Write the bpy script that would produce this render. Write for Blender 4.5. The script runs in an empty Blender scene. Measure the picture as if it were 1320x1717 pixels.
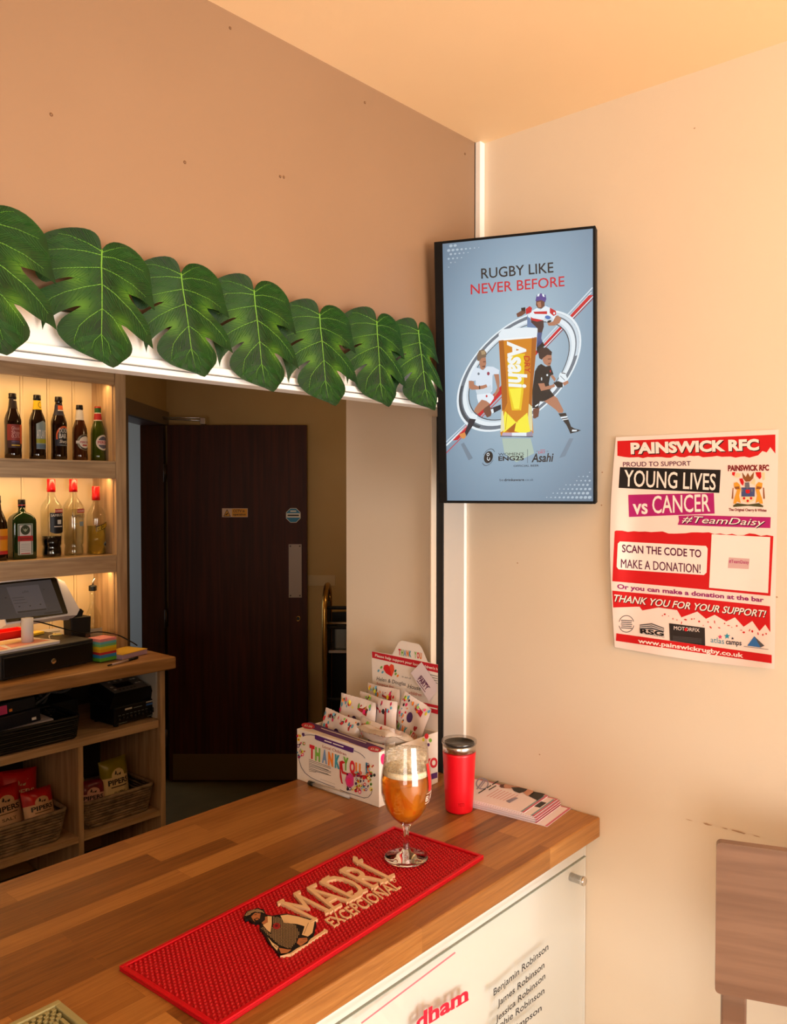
import bpy, bmesh, math, random
from mathutils import Vector, Matrix
from mathutils.geometry import tessellate_polygon, delaunay_2d_cdt
random.seed(7)
sc = bpy.context.scene
COL = sc.collection
V = Vector

# ------------------------------------------------------------------ camera
FPX = 1384.0                       # focal length in pixels of the 1320 x 1717 frame
PITCH = math.atan(38.5 / FPX)
CP = V((-1.392, -1.0, 1.66))
YAW = math.atan2(.664, .748)
F0 = V((math.cos(YAW), math.sin(YAW), 0))
RT = V((math.sin(YAW), -math.cos(YAW), 0))
FW = F0 * math.cos(PITCH) - V((0, 0, 1)) * math.sin(PITCH)
UPV = V((0, 0, 1)) * math.cos(PITCH) + F0 * math.sin(PITCH)
cam = bpy.data.cameras.new('camera')
cam.sensor_fit = 'VERTICAL'; cam.sensor_height = 36.0
cam.lens = 36.0 * FPX / 1717.0
cam.clip_start = .02
camo = bpy.data.objects.new('camera', cam); COL.objects.link(camo)
camo.matrix_world = Matrix((( RT.x, UPV.x, -FW.x, CP.x), (RT.y, UPV.y, -FW.y, CP.y), (RT.z, UPV.z, -FW.z, CP.z), (0, 0, 0, 1)))
sc.camera = camo

# ------------------------------------------------------------------ world, lights, exposure
w = bpy.data.worlds.new('world'); sc.world = w; w.use_nodes = True
w.node_tree.nodes['Background'].inputs[0].default_value = (.95, .97, 1, 1)
w.node_tree.nodes['Background'].inputs[1].default_value = 1.2
sc.view_settings.view_transform = 'Standard'
sc.view_settings.look = 'None'
sc.view_settings.exposure = 0.0
sc.view_settings.gamma = 1.0
sc.view_settings.use_curve_mapping = False

def area(name, loc, target, sx, sy, power, col, spread=None):
    l = bpy.data.lights.new(name, 'AREA'); l.shape = 'RECTANGLE'; l.size = sx; l.size_y = sy
    l.energy = power; l.color = col
    if spread: l.spread = spread
    o = bpy.data.objects.new(name, l); COL.objects.link(o); o.location = loc
    o.rotation_euler = (V(target) - V(loc)).to_track_quat('-Z', 'Y').to_euler()
    return o
def point(name, loc, power, col, r=.06):
    l = bpy.data.lights.new(name, 'POINT'); l.energy = power; l.color = col; l.shadow_soft_size = r
    o = bpy.data.objects.new(name, l); COL.objects.link(o); o.location = loc
    return o
area('window_daylight', (-.95, -4.42, 1.0), (-.95, 0, 1.0), 2.6, 1.7, 158, (1, .99, .97))
area('side_fill_light', (-4.02, -2.3, 1.15), (0, -1.2, 1.1), 2.2, 1.5, 52, (1, 1, .99))  # added neutral fill for the right wall; no window on this side
area('ceiling_fill_light', (-.8, -1.85, 1.78), (-.72, -1.7, 2.4), .5, .5, 17, (1, .57, .25))  # added unseen warm fill, aimed up to brighten ceiling and upper walls
point('annex_fill_light', V((CP.x, CP.y, 2.2)) + F0 * 3.5 + RT * .35, 6.5, (1, .74, .40), .08)  # added warm fill to lift the dark annex wall; no lamp hangs there
area('corridor_daylight', CP * 1 + F0 * 5.2 - RT * 2.9 + V((0, 0, -.3)), CP + F0 * 5.3 - RT * 1.4 + V((0, 0, -.3)), .9, 1.6, 11, (.90, .95, 1))

# ------------------------------------------------------------------ pixel -> plane helpers (photo frame 1320 x 1717)
def ray(x, y): return FW * FPX + RT * (x - 660.0) - UPV * (y - 858.5)
def onp(x, y, p0, n):
    d = ray(x, y); return CP + d * ((V(p0) - CP).dot(n) / d.dot(n))
def atX(x, y, v=0.): return onp(x, y, V((v, 0, 0)), V((1, 0, 0)))
def atY(x, y, v=0.): return onp(x, y, V((0, v, 0)), V((0, 1, 0)))
def atZ(x, y, v=1.05): return onp(x, y, V((0, 0, v)), V((0, 0, 1)))
def NL(d, l, z): return V((CP.x, CP.y, 0)) + F0 * d + RT * l + V((0, 0, z))   # depth / lateral coordinates of the rear annex

# ------------------------------------------------------------------ materials
def lin(c): return tuple(((x / 255.) / 12.92 if x <= 10 else (((x / 255.) + .055) / 1.055) ** 2.4) for x in c)
_M = {}
def mat(col, rough=.5, metal=0., spec=.5, trans=0., ior=1.45, coat=0., name=None):
    k = (col, rough, metal, spec, trans, ior, coat)
    if k in _M: return _M[k]
    m = bpy.data.materials.new(name or 'mat_%02x%02x%02x' % tuple(int(c) for c in col)); m.use_nodes = True
    b = m.node_tree.nodes['Principled BSDF']
    b.inputs['Base Color'].default_value = lin(col) + (1,)
    b.inputs['Roughness'].default_value = rough
    b.inputs['Metallic'].default_value = metal
    b.inputs['Specular IOR Level'].default_value = spec
    b.inputs['Transmission Weight'].default_value = trans
    b.inputs['IOR'].default_value = ior
    b.inputs['Coat Weight'].default_value = coat
    _M[k] = m
    return m
def emi(col, s=1.0):
    k = ('e', col, s)
    if k in _M: return _M[k]
    m = bpy.data.materials.new('screen_%02x%02x%02x' % tuple(int(c) for c in col)); m.use_nodes = True
    b = m.node_tree.nodes['Principled BSDF']
    b.inputs['Base Color'].default_value = (.01, .01, .01, 1); b.inputs['Roughness'].default_value = .35
    b.inputs['Emission Color'].default_value = lin(col) + (1,); b.inputs['Emission Strength'].default_value = s
    _M[k] = m
    return m
def thin_glass(name, tint=(1, 1, 1), rough=.02, extra=0.0):
    m = bpy.data.materials.new(name); m.use_nodes = True; t = m.node_tree; t.nodes.clear()
    o = t.nodes.new('ShaderNodeOutputMaterial'); mx = t.nodes.new('ShaderNodeMixShader')
    tr = t.nodes.new('ShaderNodeBsdfTransparent'); tr.inputs[0].default_value = tint + (1,)
    g = t.nodes.new('ShaderNodeBsdfGlossy'); g.inputs['Roughness'].default_value = rough
    fr = t.nodes.new('ShaderNodeLayerWeight'); fr.inputs[0].default_value = .5
    pw = t.nodes.new('ShaderNodeMath'); pw.operation = 'POWER'; pw.inputs[1].default_value = 4.
    ma = t.nodes.new('ShaderNodeMath'); ma.operation = 'MULTIPLY_ADD'; ma.inputs[1].default_value = .8; ma.inputs[2].default_value = .03 + extra
    t.links.new(fr.outputs['Facing'], pw.inputs[0]); t.links.new(pw.outputs[0], ma.inputs[0])
    t.links.new(ma.outputs[0], mx.inputs[0]); t.links.new(tr.outputs[0], mx.inputs[1]); t.links.new(g.outputs[0], mx.inputs[2])
    t.links.new(mx.outputs[0], o.inputs[0])
    return m
def noisy(name, c1, c2, scale=(1, 1, 1), nscale=5., rough=.5, detail=4., bump=0., bscale=60., spec=.5, pos=(.35, .65), dist=0., coat=0.):
    m = bpy.data.materials.new(name); m.use_nodes = True; t = m.node_tree; b = t.nodes['Principled BSDF']
    tc = t.nodes.new('ShaderNodeTexCoord'); mp = t.nodes.new('ShaderNodeMapping'); mp.inputs['Scale'].default_value = scale
    n = t.nodes.new('ShaderNodeTexNoise'); n.inputs['Scale'].default_value = nscale; n.inputs['Detail'].default_value = detail; n.inputs['Distortion'].default_value = dist
    r = t.nodes.new('ShaderNodeValToRGB')
    r.color_ramp.elements[0].position = pos[0]; r.color_ramp.elements[0].color = lin(c1) + (1,)
    r.color_ramp.elements[1].position = pos[1]; r.color_ramp.elements[1].color = lin(c2) + (1,)
    t.links.new(tc.outputs['Object'], mp.inputs[0]); t.links.new(mp.outputs[0], n.inputs['Vector'])
    t.links.new(n.outputs[0], r.inputs[0]); t.links.new(r.outputs[0], b.inputs['Base Color'])
    b.inputs['Roughness'].default_value = rough; b.inputs['Specular IOR Level'].default_value = spec; b.inputs['Coat Weight'].default_value = coat
    if bump:
        n2 = t.nodes.new('ShaderNodeTexNoise'); n2.inputs['Scale'].default_value = bscale; n2.inputs['Detail'].default_value = 3
        t.links.new(tc.outputs['Object'], n2.inputs['Vector'])
        bp = t.nodes.new('ShaderNodeBump'); bp.inputs['Strength'].default_value = bump; bp.inputs['Distance'].default_value = .004
        t.links.new(n2.outputs[0], bp.inputs['Height']); t.links.new(bp.outputs[0], b.inputs['Normal'])
    return m
def oak_staves(name, cols, rough=.28):
    m = bpy.data.materials.new(name); m.use_nodes = True; t = m.node_tree; b = t.nodes['Principled BSDF']
    tc = t.nodes.new('ShaderNodeTexCoord')
    br = t.nodes.new('ShaderNodeTexBrick'); br.offset = .37; br.squash = 1
    br.inputs['Scale'].default_value = 1.0; br.inputs['Brick Width'].default_value = .34; br.inputs['Row Height'].default_value = .043
    br.inputs['Mortar Size'].default_value = .0004; br.inputs['Mortar Smooth'].default_value = .3; br.inputs['Bias'].default_value = 0
    br.inputs['Color1'].default_value = (0, 0, 0, 1); br.inputs['Color2'].default_value = (1, 1, 1, 1); br.inputs['Mortar'].default_value = (.25, .25, .25, 1)
    t.links.new(tc.outputs['Object'], br.inputs['Vector'])
    mp = t.nodes.new('ShaderNodeMapping'); mp.inputs['Scale'].default_value = (2.6, 60, 60)
    n = t.nodes.new('ShaderNodeTexNoise'); n.inputs['Scale'].default_value = 2.4; n.inputs['Detail'].default_value = 7; n.inputs['Roughness'].default_value = .72; n.inputs['Distortion'].default_value = .6
    t.links.new(tc.outputs['Object'], mp.inputs[0])
    ad = t.nodes.new('ShaderNodeVectorMath'); ad.operation = 'ADD'
    sc_ = t.nodes.new('ShaderNodeVectorMath'); sc_.operation = 'SCALE'; sc_.inputs['Scale'].default_value = 9.
    t.links.new(br.outputs['Color'], sc_.inputs[0]); t.links.new(mp.outputs[0], ad.inputs[0]); t.links.new(sc_.outputs[0], ad.inputs[1])
    t.links.new(ad.outputs[0], n.inputs['Vector'])
    n3 = t.nodes.new('ShaderNodeTexNoise'); n3.inputs['Scale'].default_value = 7.; n3.inputs['Detail'].default_value = 3
    t.links.new(tc.outputs['Object'], n3.inputs['Vector'])
    ma = t.nodes.new('ShaderNodeMath'); ma.operation = 'MULTIPLY_ADD'; ma.inputs[1].default_value = .38
    t.links.new(br.outputs['Color'], ma.inputs[0])
    mb_ = t.nodes.new('ShaderNodeMath'); mb_.operation = 'MULTIPLY'; mb_.inputs[1].default_value = .62
    t.links.new(n.outputs[0], mb_.inputs[0]); t.links.new(mb_.outputs[0], ma.inputs[2])
    r = t.nodes.new('ShaderNodeValToRGB'); e = r.color_ramp.elements
    e[0].position = .18; e[0].color = lin(cols[0]) + (1,); e[1].position = .80; e[1].color = lin(cols[2]) + (1,)
    k = e.new(.45); k.color = lin(cols[1]) + (1,)
    t.links.new(ma.outputs[0], r.inputs[0]); t.links.new(r.outputs[0], b.inputs['Base Color'])
    rr = t.nodes.new('ShaderNodeMapRange'); rr.inputs['To Min'].default_value = rough - .06; rr.inputs['To Max'].default_value = rough + .22
    t.links.new(n3.outputs[0], rr.inputs[0]); t.links.new(rr.outputs[0], b.inputs['Roughness'])
    bp = t.nodes.new('ShaderNodeBump'); bp.inputs['Strength'].default_value = .12; bp.inputs['Distance'].default_value = .002
    t.links.new(n.outputs[0], bp.inputs['Height']); t.links.new(bp.outputs[0], b.inputs['Normal'])
    return m

WALLM = noisy('cream_wall_paint', (224, 207, 184), (232, 216, 194), (1, 1, 1), 1.4, .55, bump=.06, bscale=90, pos=(.25, .7))
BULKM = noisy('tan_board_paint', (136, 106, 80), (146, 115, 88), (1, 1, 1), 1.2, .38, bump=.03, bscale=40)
CEILM = noisy('ceiling_paint', (246, 211, 165), (249, 215, 171), (1, 1, 1), 2., .7, bump=.05, bscale=60)
ANNEXM = noisy('annex_wall_paint', (176, 146, 92), (186, 156, 102), (1, 1, 1), 2., .6)
GREYWALL = mat((150, 155, 158), .7, name='corridor_wall_paint')
WHITEP = mat((248, 245, 240), .35, name='white_gloss_paint')
PANELW = mat((218, 216, 208), .45, name='bar_front_white')
COUNTM = oak_staves('oiled_oak_counter', ((86, 50, 20), (146, 94, 42), (196, 140, 74)))
OAK = noisy('light_oak', (168, 136, 102), (204, 172, 134), (22, 22, 1.6), 2.2, .45, detail=6, dist=.4)
OAKH = noisy('light_oak_horizontal', (168, 136, 102), (204, 172, 134), (1.6, 22, 22), 2.2, .45, detail=6, dist=.4)
WORKT = noisy('back_worktop_oak', (150, 106, 62), (188, 142, 92), (1.6, 22, 22), 2.4, .38, detail=6, dist=.4)
CREAMT = mat((236, 212, 168), .5, name='cream_boarding')
DOORW = noisy('dark_mahogany_door', (52, 22, 12), (74, 32, 17), (24, 24, 1.2), 1.8, .5, detail=6, dist=.3, spec=.25)
FRAMED = noisy('dark_mahogany_frame', (58, 25, 14), (76, 34, 18), (20, 20, 1.2), 2., .4, detail=5)
ARCH = mat((110, 92, 72), .5, name='brown_architrave')
FLOORM = noisy('olive_vinyl_floor', (84, 74, 46), (98, 86, 54), (1, 1, 1), 6., .45)
BLACK = mat((10, 10, 11), .35, name='black_plastic')
BLACKM = mat((14, 13, 14), .6, name='matt_black')
STEEL = mat((200, 195, 188), .25, 1., name='brushed_steel')
CHROME = mat((215, 212, 208), .12, 1., name='chrome')
BRASS = mat((190, 150, 80), .25, 1., name='brass_tube')
PAPER = mat((240, 232, 226), .7, name='white_paper')
GLASSM = thin_glass('clear_glass')
ACRYL = thin_glass('clear_acrylic', (.99, .995, .99))

# ------------------------------------------------------------------ mesh building
_TX = {}
def text_tris(s, bold=0., shear=0.):
    k = (s, bold, shear)
    if k not in _TX:
        c = bpy.data.curves.new('lettering', 'FONT'); c.body = s; c.size = 1; c.offset = bold; c.shear = shear
        c.resolution_u = 3; c.fill_mode = 'FRONT'
        o = bpy.data.objects.new('lettering', c); COL.objects.link(o)
        dg = bpy.context.evaluated_depsgraph_get()
        me = bpy.data.meshes.new_from_object(o.evaluated_get(dg))
        vs = [(p.co.x, p.co.y) for p in me.vertices]; fs = [tuple(p.vertices) for p in me.polygons]
        bpy.data.objects.remove(o); bpy.data.curves.remove(c); bpy.data.meshes.remove(me)
        x0 = min(p[0] for p in vs); x1 = max(p[0] for p in vs)
        _TX[k] = ([((x - x0) / max(1e-6, x1 - x0), y / .682) for x, y in vs], fs)   # u across the width, v = 1 at cap height
    return _TX[k]

class MB:
    def __init__(s): s.v = []; s.f = []; s.m = []; s.s = []; s.mats = []
    def mi(s, m):
        if m not in s.mats: s.mats.append(m)
        return s.mats.index(m)
    def add(s, vs, fs, m, smooth=False):
        o = len(s.v); i = s.mi(m)
        s.v += [V(p) for p in vs]
        for f in fs: s.f.append(tuple(o + k for k in f)); s.m.append(i); s.s.append(smooth)
        return s
    def box(s, x0, x1, y0, y1, z0, z1, m, fr=None):
        vs = [(x, y, z) for z in (z0, z1) for y in (y0, y1) for x in (x0, x1)]
        if fr: vs = [fr(*p) for p in vs]
        return s.add(vs, [(0, 2, 3, 1), (4, 5, 7, 6), (0, 1, 5, 4), (2, 6, 7, 3), (0, 4, 6, 2), (1, 3, 7, 5)], m)
    def prism(s, pts, h0, h1, m, fr, smooth=False):
        n = len(pts); vs = [fr(x, y, h0) for x, y in pts] + [fr(x, y, h1) for x, y in pts]
        tr = tessellate_polygon([[V((x, y, 0)) for x, y in pts]])
        fs = [tuple(t) for t in tr] + [tuple(n + k for k in t[::-1]) for t in tr]
        fs += [(i, (i + 1) % n, n + (i + 1) % n, n + i) for i in range(n)]
        return s.add(vs, fs, m, smooth)
    def lathe(s, prof, m, c=(0, 0, 0), seg=36, smooth=True, sx=1., sy=1., a0=0.):
        vs = []; fs = []; n = len(prof)
        for j in range(seg):
            a = a0 + 2 * math.pi * j / seg
            for r, z in prof: vs.append((c[0] + r * sx * math.cos(a), c[1] + r * sy * math.sin(a), c[2] + z))
        for j in range(seg):
            k = (j + 1) % seg
            for i in range(n - 1):
                fs.append((j * n + i, k * n + i, k * n + i + 1, j * n + i + 1))
        if prof[0][0] > 1e-5: fs.append(tuple(j * n for j in range(seg))[::-1])
        if prof[-1][0] > 1e-5: fs.append(tuple(j * n + n - 1 for j in range(seg)))
        return s.add(vs, fs, m, smooth)
    def tube(s, pts, r, m, seg=8, closed=False, taper=None):
        pts = [V(p) for p in pts]; n = len(pts); vs = []; fs = []; up = None
        for i, p in enumerate(pts):
            a = pts[(i - 1) % n] if (closed or i > 0) else p; b = pts[(i + 1) % n] if (closed or i < n - 1) else p
            d = (b - a).normalized() if (b - a).length > 1e-9 else V((0, 0, 1))
            if up is None: up = d.orthogonal().normalized()
            up = (up - d * up.dot(d)); up = up.normalized() if up.length > 1e-6 else d.orthogonal().normalized()
            q = d.cross(up); rr = r * (taper[i] if taper else 1)
            for k in range(seg):
                t = 2 * math.pi * k / seg; vs.append(p + up * (rr * math.cos(t)) + q * (rr * math.sin(t)))
        for i in range(n if closed else n - 1):
            j = (i + 1) % n
            for k in range(seg): fs.append((i * seg + k, i * seg + (k + 1) % seg, j * seg + (k + 1) % seg, j * seg + k))
        if not closed: fs += [tuple(range(seg))[::-1], tuple((n - 1) * seg + k for k in range(seg))]
        return s.add(vs, fs, m, True)
    def obj(s, name, parent=None, bevel=0., bseg=2, solid=0., label=None, auto=True):
        me = bpy.data.meshes.new(name)
        off = V((0, 0, 0)); p = parent
        while p: off += p.location; p = p.parent
        c = V((0, 0, 0))
        if parent is None:
            lo = [min(q[i] for q in s.v) for i in range(3)]; hi = [max(q[i] for q in s.v) for i in range(3)]
            c = V(((lo[0] + hi[0]) / 2, (lo[1] + hi[1]) / 2, lo[2]))
        me.from_pydata([q - off - c for q in s.v], [], s.f)
        for m in s.mats: me.materials.append(m)
        me.polygons.foreach_set('material_index', s.m); me.polygons.foreach_set('use_smooth', s.s)
        me.validate(); me.update()
        o = bpy.data.objects.new(name, me); COL.objects.link(o); o.parent = parent; o.location = c
        if bevel:
            b = o.modifiers.new('bevel', 'BEVEL'); b.width = bevel; b.segments = bseg; b.limit_method = 'ANGLE'; b.angle_limit = math.radians(50)
        if solid:
            d = o.modifiers.new('solid', 'SOLIDIFY'); d.thickness = solid; d.offset = 0
        if label: o['label'] = label
        return o
def tag(o, label, cat, group=None, kind=None):
    o['label'] = label; o['category'] = cat
    if group: o['group'] = group
    if kind: o['kind'] = kind
    return o
def thing(name, label, cat, loc, group=None):
    o = bpy.data.objects.new(name, None); COL.objects.link(o); o.location = loc; o.empty_display_size = .05
    return tag(o, label, cat, group)
def struct(mb, name, parent=None, **k):
    o = mb.obj(name, parent, **k)
    if parent is None: o['kind'] = 'structure'
    return o
class Fr:
    def __init__(s, o, u, v, w): s.o = V(o); s.u = V(u).normalized(); s.v = V(v).normalized(); s.w = V(w).normalized()
    def __call__(s, a, b, c): return s.o + s.u * a + s.v * b + s.w * c

LAY = .00022
class Art:
    """flat graphics on a surface: mf(x, y, layer) -> point; k = (scale, ox, oy) turns drawing units into surface units"""
    def __init__(s, mb, mf, k=(1, 0, 0), sub=0.): s.mb = mb; s.mf = mf; s.k = k; s.sub = sub
    def at(s, *k): s.k = k; return s
    def P(s, p, l): return s.mf(p[0] / s.k[0] + s.k[1], p[1] / s.k[0] + s.k[2], l)
    def poly(s, pts, m, l=1):
        tr = [tuple(t) for t in tessellate_polygon([[V((x, y, 0)) for x, y in pts]])]
        pts = [tuple(p) for p in pts]
        if s.sub:                               # split long edges so that the shape follows a bent surface
            mx = s.sub * s.k[0]; idx = {p: i for i, p in enumerate(pts)}; todo = tr; tr = []
            while todo:
                t = todo.pop(); e = max(range(3), key=lambda i: (pts[t[i]][0] - pts[t[(i + 1) % 3]][0]) ** 2 + (pts[t[i]][1] - pts[t[(i + 1) % 3]][1]) ** 2)
                a, b, c = t[e], t[(e + 1) % 3], t[(e + 2) % 3]; p, q = pts[a], pts[b]
                if (p[0] - q[0]) ** 2 + (p[1] - q[1]) ** 2 <= mx * mx: tr.append(t); continue
                m_ = ((p[0] + q[0]) / 2, (p[1] + q[1]) / 2)
                if m_ not in idx: idx[m_] = len(pts); pts.append(m_)
                todo += [(a, idx[m_], c), (idx[m_], b, c)]
        s.mb.add([s.P(p, l) for p in pts], tr, m, bool(s.sub)); return s
    def grid(s, q, m, l=1, nu=12, nv=1):
        """q = TL, TR, BR, BL"""
        tl, tr, br, bl = [V(p) for p in q]; vs = []
        for j in range(nv + 1):
            for i in range(nu + 1):
                a, b = i / nu, j / nv
                p = tl.lerp(tr, a).lerp(bl.lerp(br, a), b); vs.append(s.P(p, l))
        W_ = nu + 1
        s.mb.add(vs, [(j * W_ + i, j * W_ + i + 1, (j + 1) * W_ + i + 1, (j + 1) * W_ + i) for j in range(nv) for i in range(nu)], m, True); return s
    def disc(s, c, rx, ry, m, l=1, rot=0., seg=20, rings=1, n=None):
        cr, sr = math.cos(rot), math.sin(rot); vs = [s.P(c, l)]; fs = []
        for k in range(1, rings + 1):
            for j in range(seg):
                a = 2 * math.pi * j / seg; x, y = rx * k / rings * math.cos(a), ry * k / rings * math.sin(a)
                vs.append(s.P((c[0] + x * cr - y * sr, c[1] + x * sr + y * cr), l))
        for j in range(seg):
            b = (j + 1) % seg; fs.append((0, 1 + j, 1 + b))
            for k in range(1, rings): fs.append((1 + (k - 1) * seg + j, 1 + k * seg + j, 1 + k * seg + b, 1 + (k - 1) * seg + b))
        s.mb.add(vs, fs, m, True); return s
    def ring(s, fn, a, b, m, l=1, seg=64, t0=0., t1=2 * math.pi):
        vs = []; n = seg + 1
        for i in range(n):
            t = t0 + (t1 - t0) * i / seg; vs += [s.P(fn(t, a), l), s.P(fn(t, b), l)]
        s.mb.add(vs, [(2 * i, 2 * i + 1, 2 * i + 3, 2 * i + 2) for i in range(seg)], m); return s
    def line(s, pts, wd, m, l=1):
        for p, q in zip(pts[:-1], pts[1:]):
            d = V((q[0] - p[0], q[1] - p[1]))
            if d.length < 1e-9: continue
            n = V((-d.y, d.x)).normalized() * wd / 2
            s.poly([(p[0] + n.x, p[1] + n.y), (q[0] + n.x, q[1] + n.y), (q[0] - n.x, q[1] - n.y), (p[0] - n.x, p[1] - n.y)], m, l)
        return s
    def text(s, t, bl, br, tl, m, l=2, bold=0., shear=0., h=0.):
        bl, br, tl = V(bl), V(br), V(tl)
        if bold and 'M' in t:                   # this capital does not take a stroke offset: thicken by a second, shifted copy
            if not h:
                d = (br - bl).normalized() * (tl - bl).length * bold * 1.2
                s.text(t, bl + d, br + d, tl + d, m, l + .4, 0., shear)
            bold = 0.
        vs, fs = text_tris(t, bold, shear); out = []
        for u, v in vs:
            p = bl + (br - bl) * u + (tl - bl) * v; out.append(s.P(p, l))
        if not h: s.mb.add(out, fs, m)
        else:                                   # raised lettering: extrude down to layer l - h
            low = [V((p.x, p.y, p.z - h * LAY)) for p in out]
            n = len(out); ed = {}
            for f in fs:
                for a, b in zip(f, f[1:] + f[:1]): ed[(a, b)] = 1
            side = [(a, b, n + b, n + a) for (a, b) in ed if (b, a) not in ed]
            s.mb.add(out + low, list(fs) + side, m)
        return s
    def letters(s, t, bl, br, tl, mats, l=2, bold=0., gap=.12):
        """each letter its own colour, evenly spaced"""
        bl, br, tl = V(bl), V(br), V(tl); n = len(t); st = (br - bl) / n; i = 0
        for k, ch in enumerate(t):
            if ch == ' ': continue
            a = bl + st * k; s.text(ch, a, a + st * (1 - gap), tl + st * k, mats[i % len(mats)], l, bold); i += 1
        return s
def planemap(p0, n):
    n = V(n).normalized(); p0 = V(p0)
    return lambda x, y, l: onp(x, y, p0 + n * (l * LAY), n)
def cylmap(c, r, a0=0., base=.0005):
    def f(u, v, l):
        a = a0 + u / r; rr = r + base + l * .00025
        return V((c[0] + rr * math.sin(a), c[1] - rr * math.cos(a), c[2] + v))
    return f
def rag(p, q, n, amp, rnd):
    return [(p[0] + (q[0] - p[0]) * i / n + 0 * amp, p[1] + (q[1] - p[1]) * i / n + rnd.uniform(-amp, amp)) for i in range(n + 1)]

# ================================================================== THE ROOM
CZ = 2.362; BZ = 1.8205
struct(MB().box(-4.2, 4.4, -.25, 6.2, -.1, 0, FLOORM), 'floor')
struct(MB().box(-4.2, .12, -4.6, -.2501, -.1, 0, mat((188, 180, 166), .4, name='pale_floor')), 'floor_front')
struct(MB().box(-4.2, 4.4, -4.6, 6.2, CZ, CZ + .1, CEILM), 'ceiling')
mb = MB(); mb.box(0, .12, -4.5, .3855, 0, CZ, WALLM)
struct(mb, 'wall_right')
# chipped plaster along the old dado line, stains and pin holes of the wall
mb = MB(); rn = random.Random(3); A = None
def wall_blot(px, py, rx, ry, m, lay=.0002, seg=14, amp=.35):
    p = atX(px, py, 0); mb.add([(-lay, p.y, p.z)] + [(-lay, p.y + rx * (1 + rn.uniform(-amp, amp)) * math.cos(k * 6.283 / seg), p.z + ry * (1 + rn.uniform(-amp, amp)) * math.sin(k * 6.283 / seg)) for k in range(seg)], [(0, 1 + k, 1 + (k + 1) % seg) for k in range(seg)], m)
CH1 = mat((186, 150, 118), .7); CH2 = mat((226, 206, 180), .7)
for px, py, rx, ry in [(1186, 1381, .009, .0022), (1215, 1388, .006, .0012), (1236, 1393, .012, .0026), (1245, 1396, .006, .0014), (1268, 1401, .008, .001), (1155, 1374, .007, .0008)]:
    wall_blot(px, py, rx, ry, CH2, .0002); wall_blot(px + 1, py + 1, rx * .7, ry * .6, CH1, .0005)
for px, py in [(1010, 792), (1009, 847), (1228, 893), (1303, 1001), (868, 944), (1165, 215), (905, 1265)]: wall_blot(px, py, .0016, .0014, CH1)
mb.obj('chipped_plaster', bpy.data.objects['wall_right'])
# bulkhead over the bar
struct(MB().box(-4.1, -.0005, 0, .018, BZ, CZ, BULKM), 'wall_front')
mb = MB()
for x, yy in [(386, 47), (612, 172), (86, 192), (310, 272), (476, 297), (470, 296), (780, 258)]:
    p = atY(x, yy, 0); mb.lathe([(.0024, 0), (.0018, .0009), (0, .0011)], mat((120, 84, 54), .5), (0, 0, 0), 10)
    for i in range(len(mb.v) - 30, len(mb.v)):
        q = mb.v[i]; mb.v[i] = V((p.x + q.x, -q.z, p.z + q.y))
o = mb.obj('filled_screw_hole', bpy.data.objects['wall_front'])
# white fascia board with its moulding along the foot of the bulkhead
mb = MB(); mb.box(-4.1, -.034, -.012, 0, 1.834, 1.8795, WHITEP)
mb.box(-4.1, -.034, -.022, 0, BZ + .0035, 1.834, WHITEP); mb.box(-4.1, -.034, -.018, .018, BZ - .0055, BZ + .002, WHITEP)
struct(mb, 'trim_2', bevel=.0015)
# corner batten, roller shutter rail
mb = MB(); mb.box(-.016, 0, -.0125, .0, 1.8, CZ, WHITEP); mb.box(-.019, 0, .0, .022, BZ, CZ, WHITEP); struct(mb, 'trim_3', bevel=.001)
mb = MB(); mb.box(-.009, 0, .030, .0855, 1.05, BZ - .006, WHITEP); struct(mb, 'trim_4', bevel=.0015)
t = thing('shutter_guide_rail', 'black vertical shutter channel with thin pale lip beside the white corner board', 'rail', (0, .1, 1.05))
MB().box(-.010, 0, .0862, .104, 1.05, BZ - .006, BLACKM).obj('channel', t, bevel=.001)
MB().box(-.026, 0, .1045, .1085, 1.05, BZ - .006, mat((226, 206, 182), .4)).obj('lip', t, bevel=.0008)
# other walls
struct(MB().box(-4.2, -4.1, -4.5, 2.7, 0, CZ, WALLM), 'wall_left')
mb = MB(); Y = -4.5
mb.box(-4.2, -2.3, Y - .1, Y, 0, CZ, WALLM); mb.box(.4, .12, Y - .1, Y, 0, CZ, WALLM)
mb.box(-2.3, .4, Y - .1, Y, 0, .12, WALLM); mb.box(-2.3, .4, Y - .1, Y, 1.92, CZ, WALLM)
struct(mb, 'wall_rear')
mb = MB()
for x in (-2.3, -1.4, -.5, .06): mb.box(x, x + .05, Y - .08, Y - .02, .12, 1.92, WHITEP)
mb.box(-2.3, .12, Y - .08, Y - .02, .12, .17, WHITEP); mb.box(-2.3, .12, Y - .08, Y - .02, 1.87, 1.92, WHITEP)
struct(mb, 'window_1')
# behind the bar: back wall, the annex with its door, the corridor beyond
struct(MB().box(-4.1, .62, 2.535, 2.64, 0, CZ, ANNEXM), 'wall_back')
frA = Fr(NL(0, 0, 0), F0, RT, (0, 0, 1))
mb = MB()
mb.box(3.86, 4.00, -1.43, -1.30, 0, CZ, ANNEXM, frA); mb.box(4.00, 4.72, -1.43, -1.30, 2.06, CZ, ANNEXM, frA)
mb.box(4.72, 4.86, -1.43, -1.30, 0, CZ, ANNEXM, frA)
struct(mb, 'wall_annex_left')
struct(MB().box(4.735, 4.84, -1.30, 2.5, 0, CZ, ANNEXM, frA), 'wall_annex_back')
struct(MB().box(.12, 3.8, .2855, .3855, 0, CZ, ANNEXM), 'wall_annex_right')
mb = MB()
mb.box(6.0, 6.1, -3.6, -1.0, 0, CZ, GREYWALL, frA); mb.box(1.65, 6.1, -3.7, -3.6, 0, CZ, GREYWALL, frA)
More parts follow.
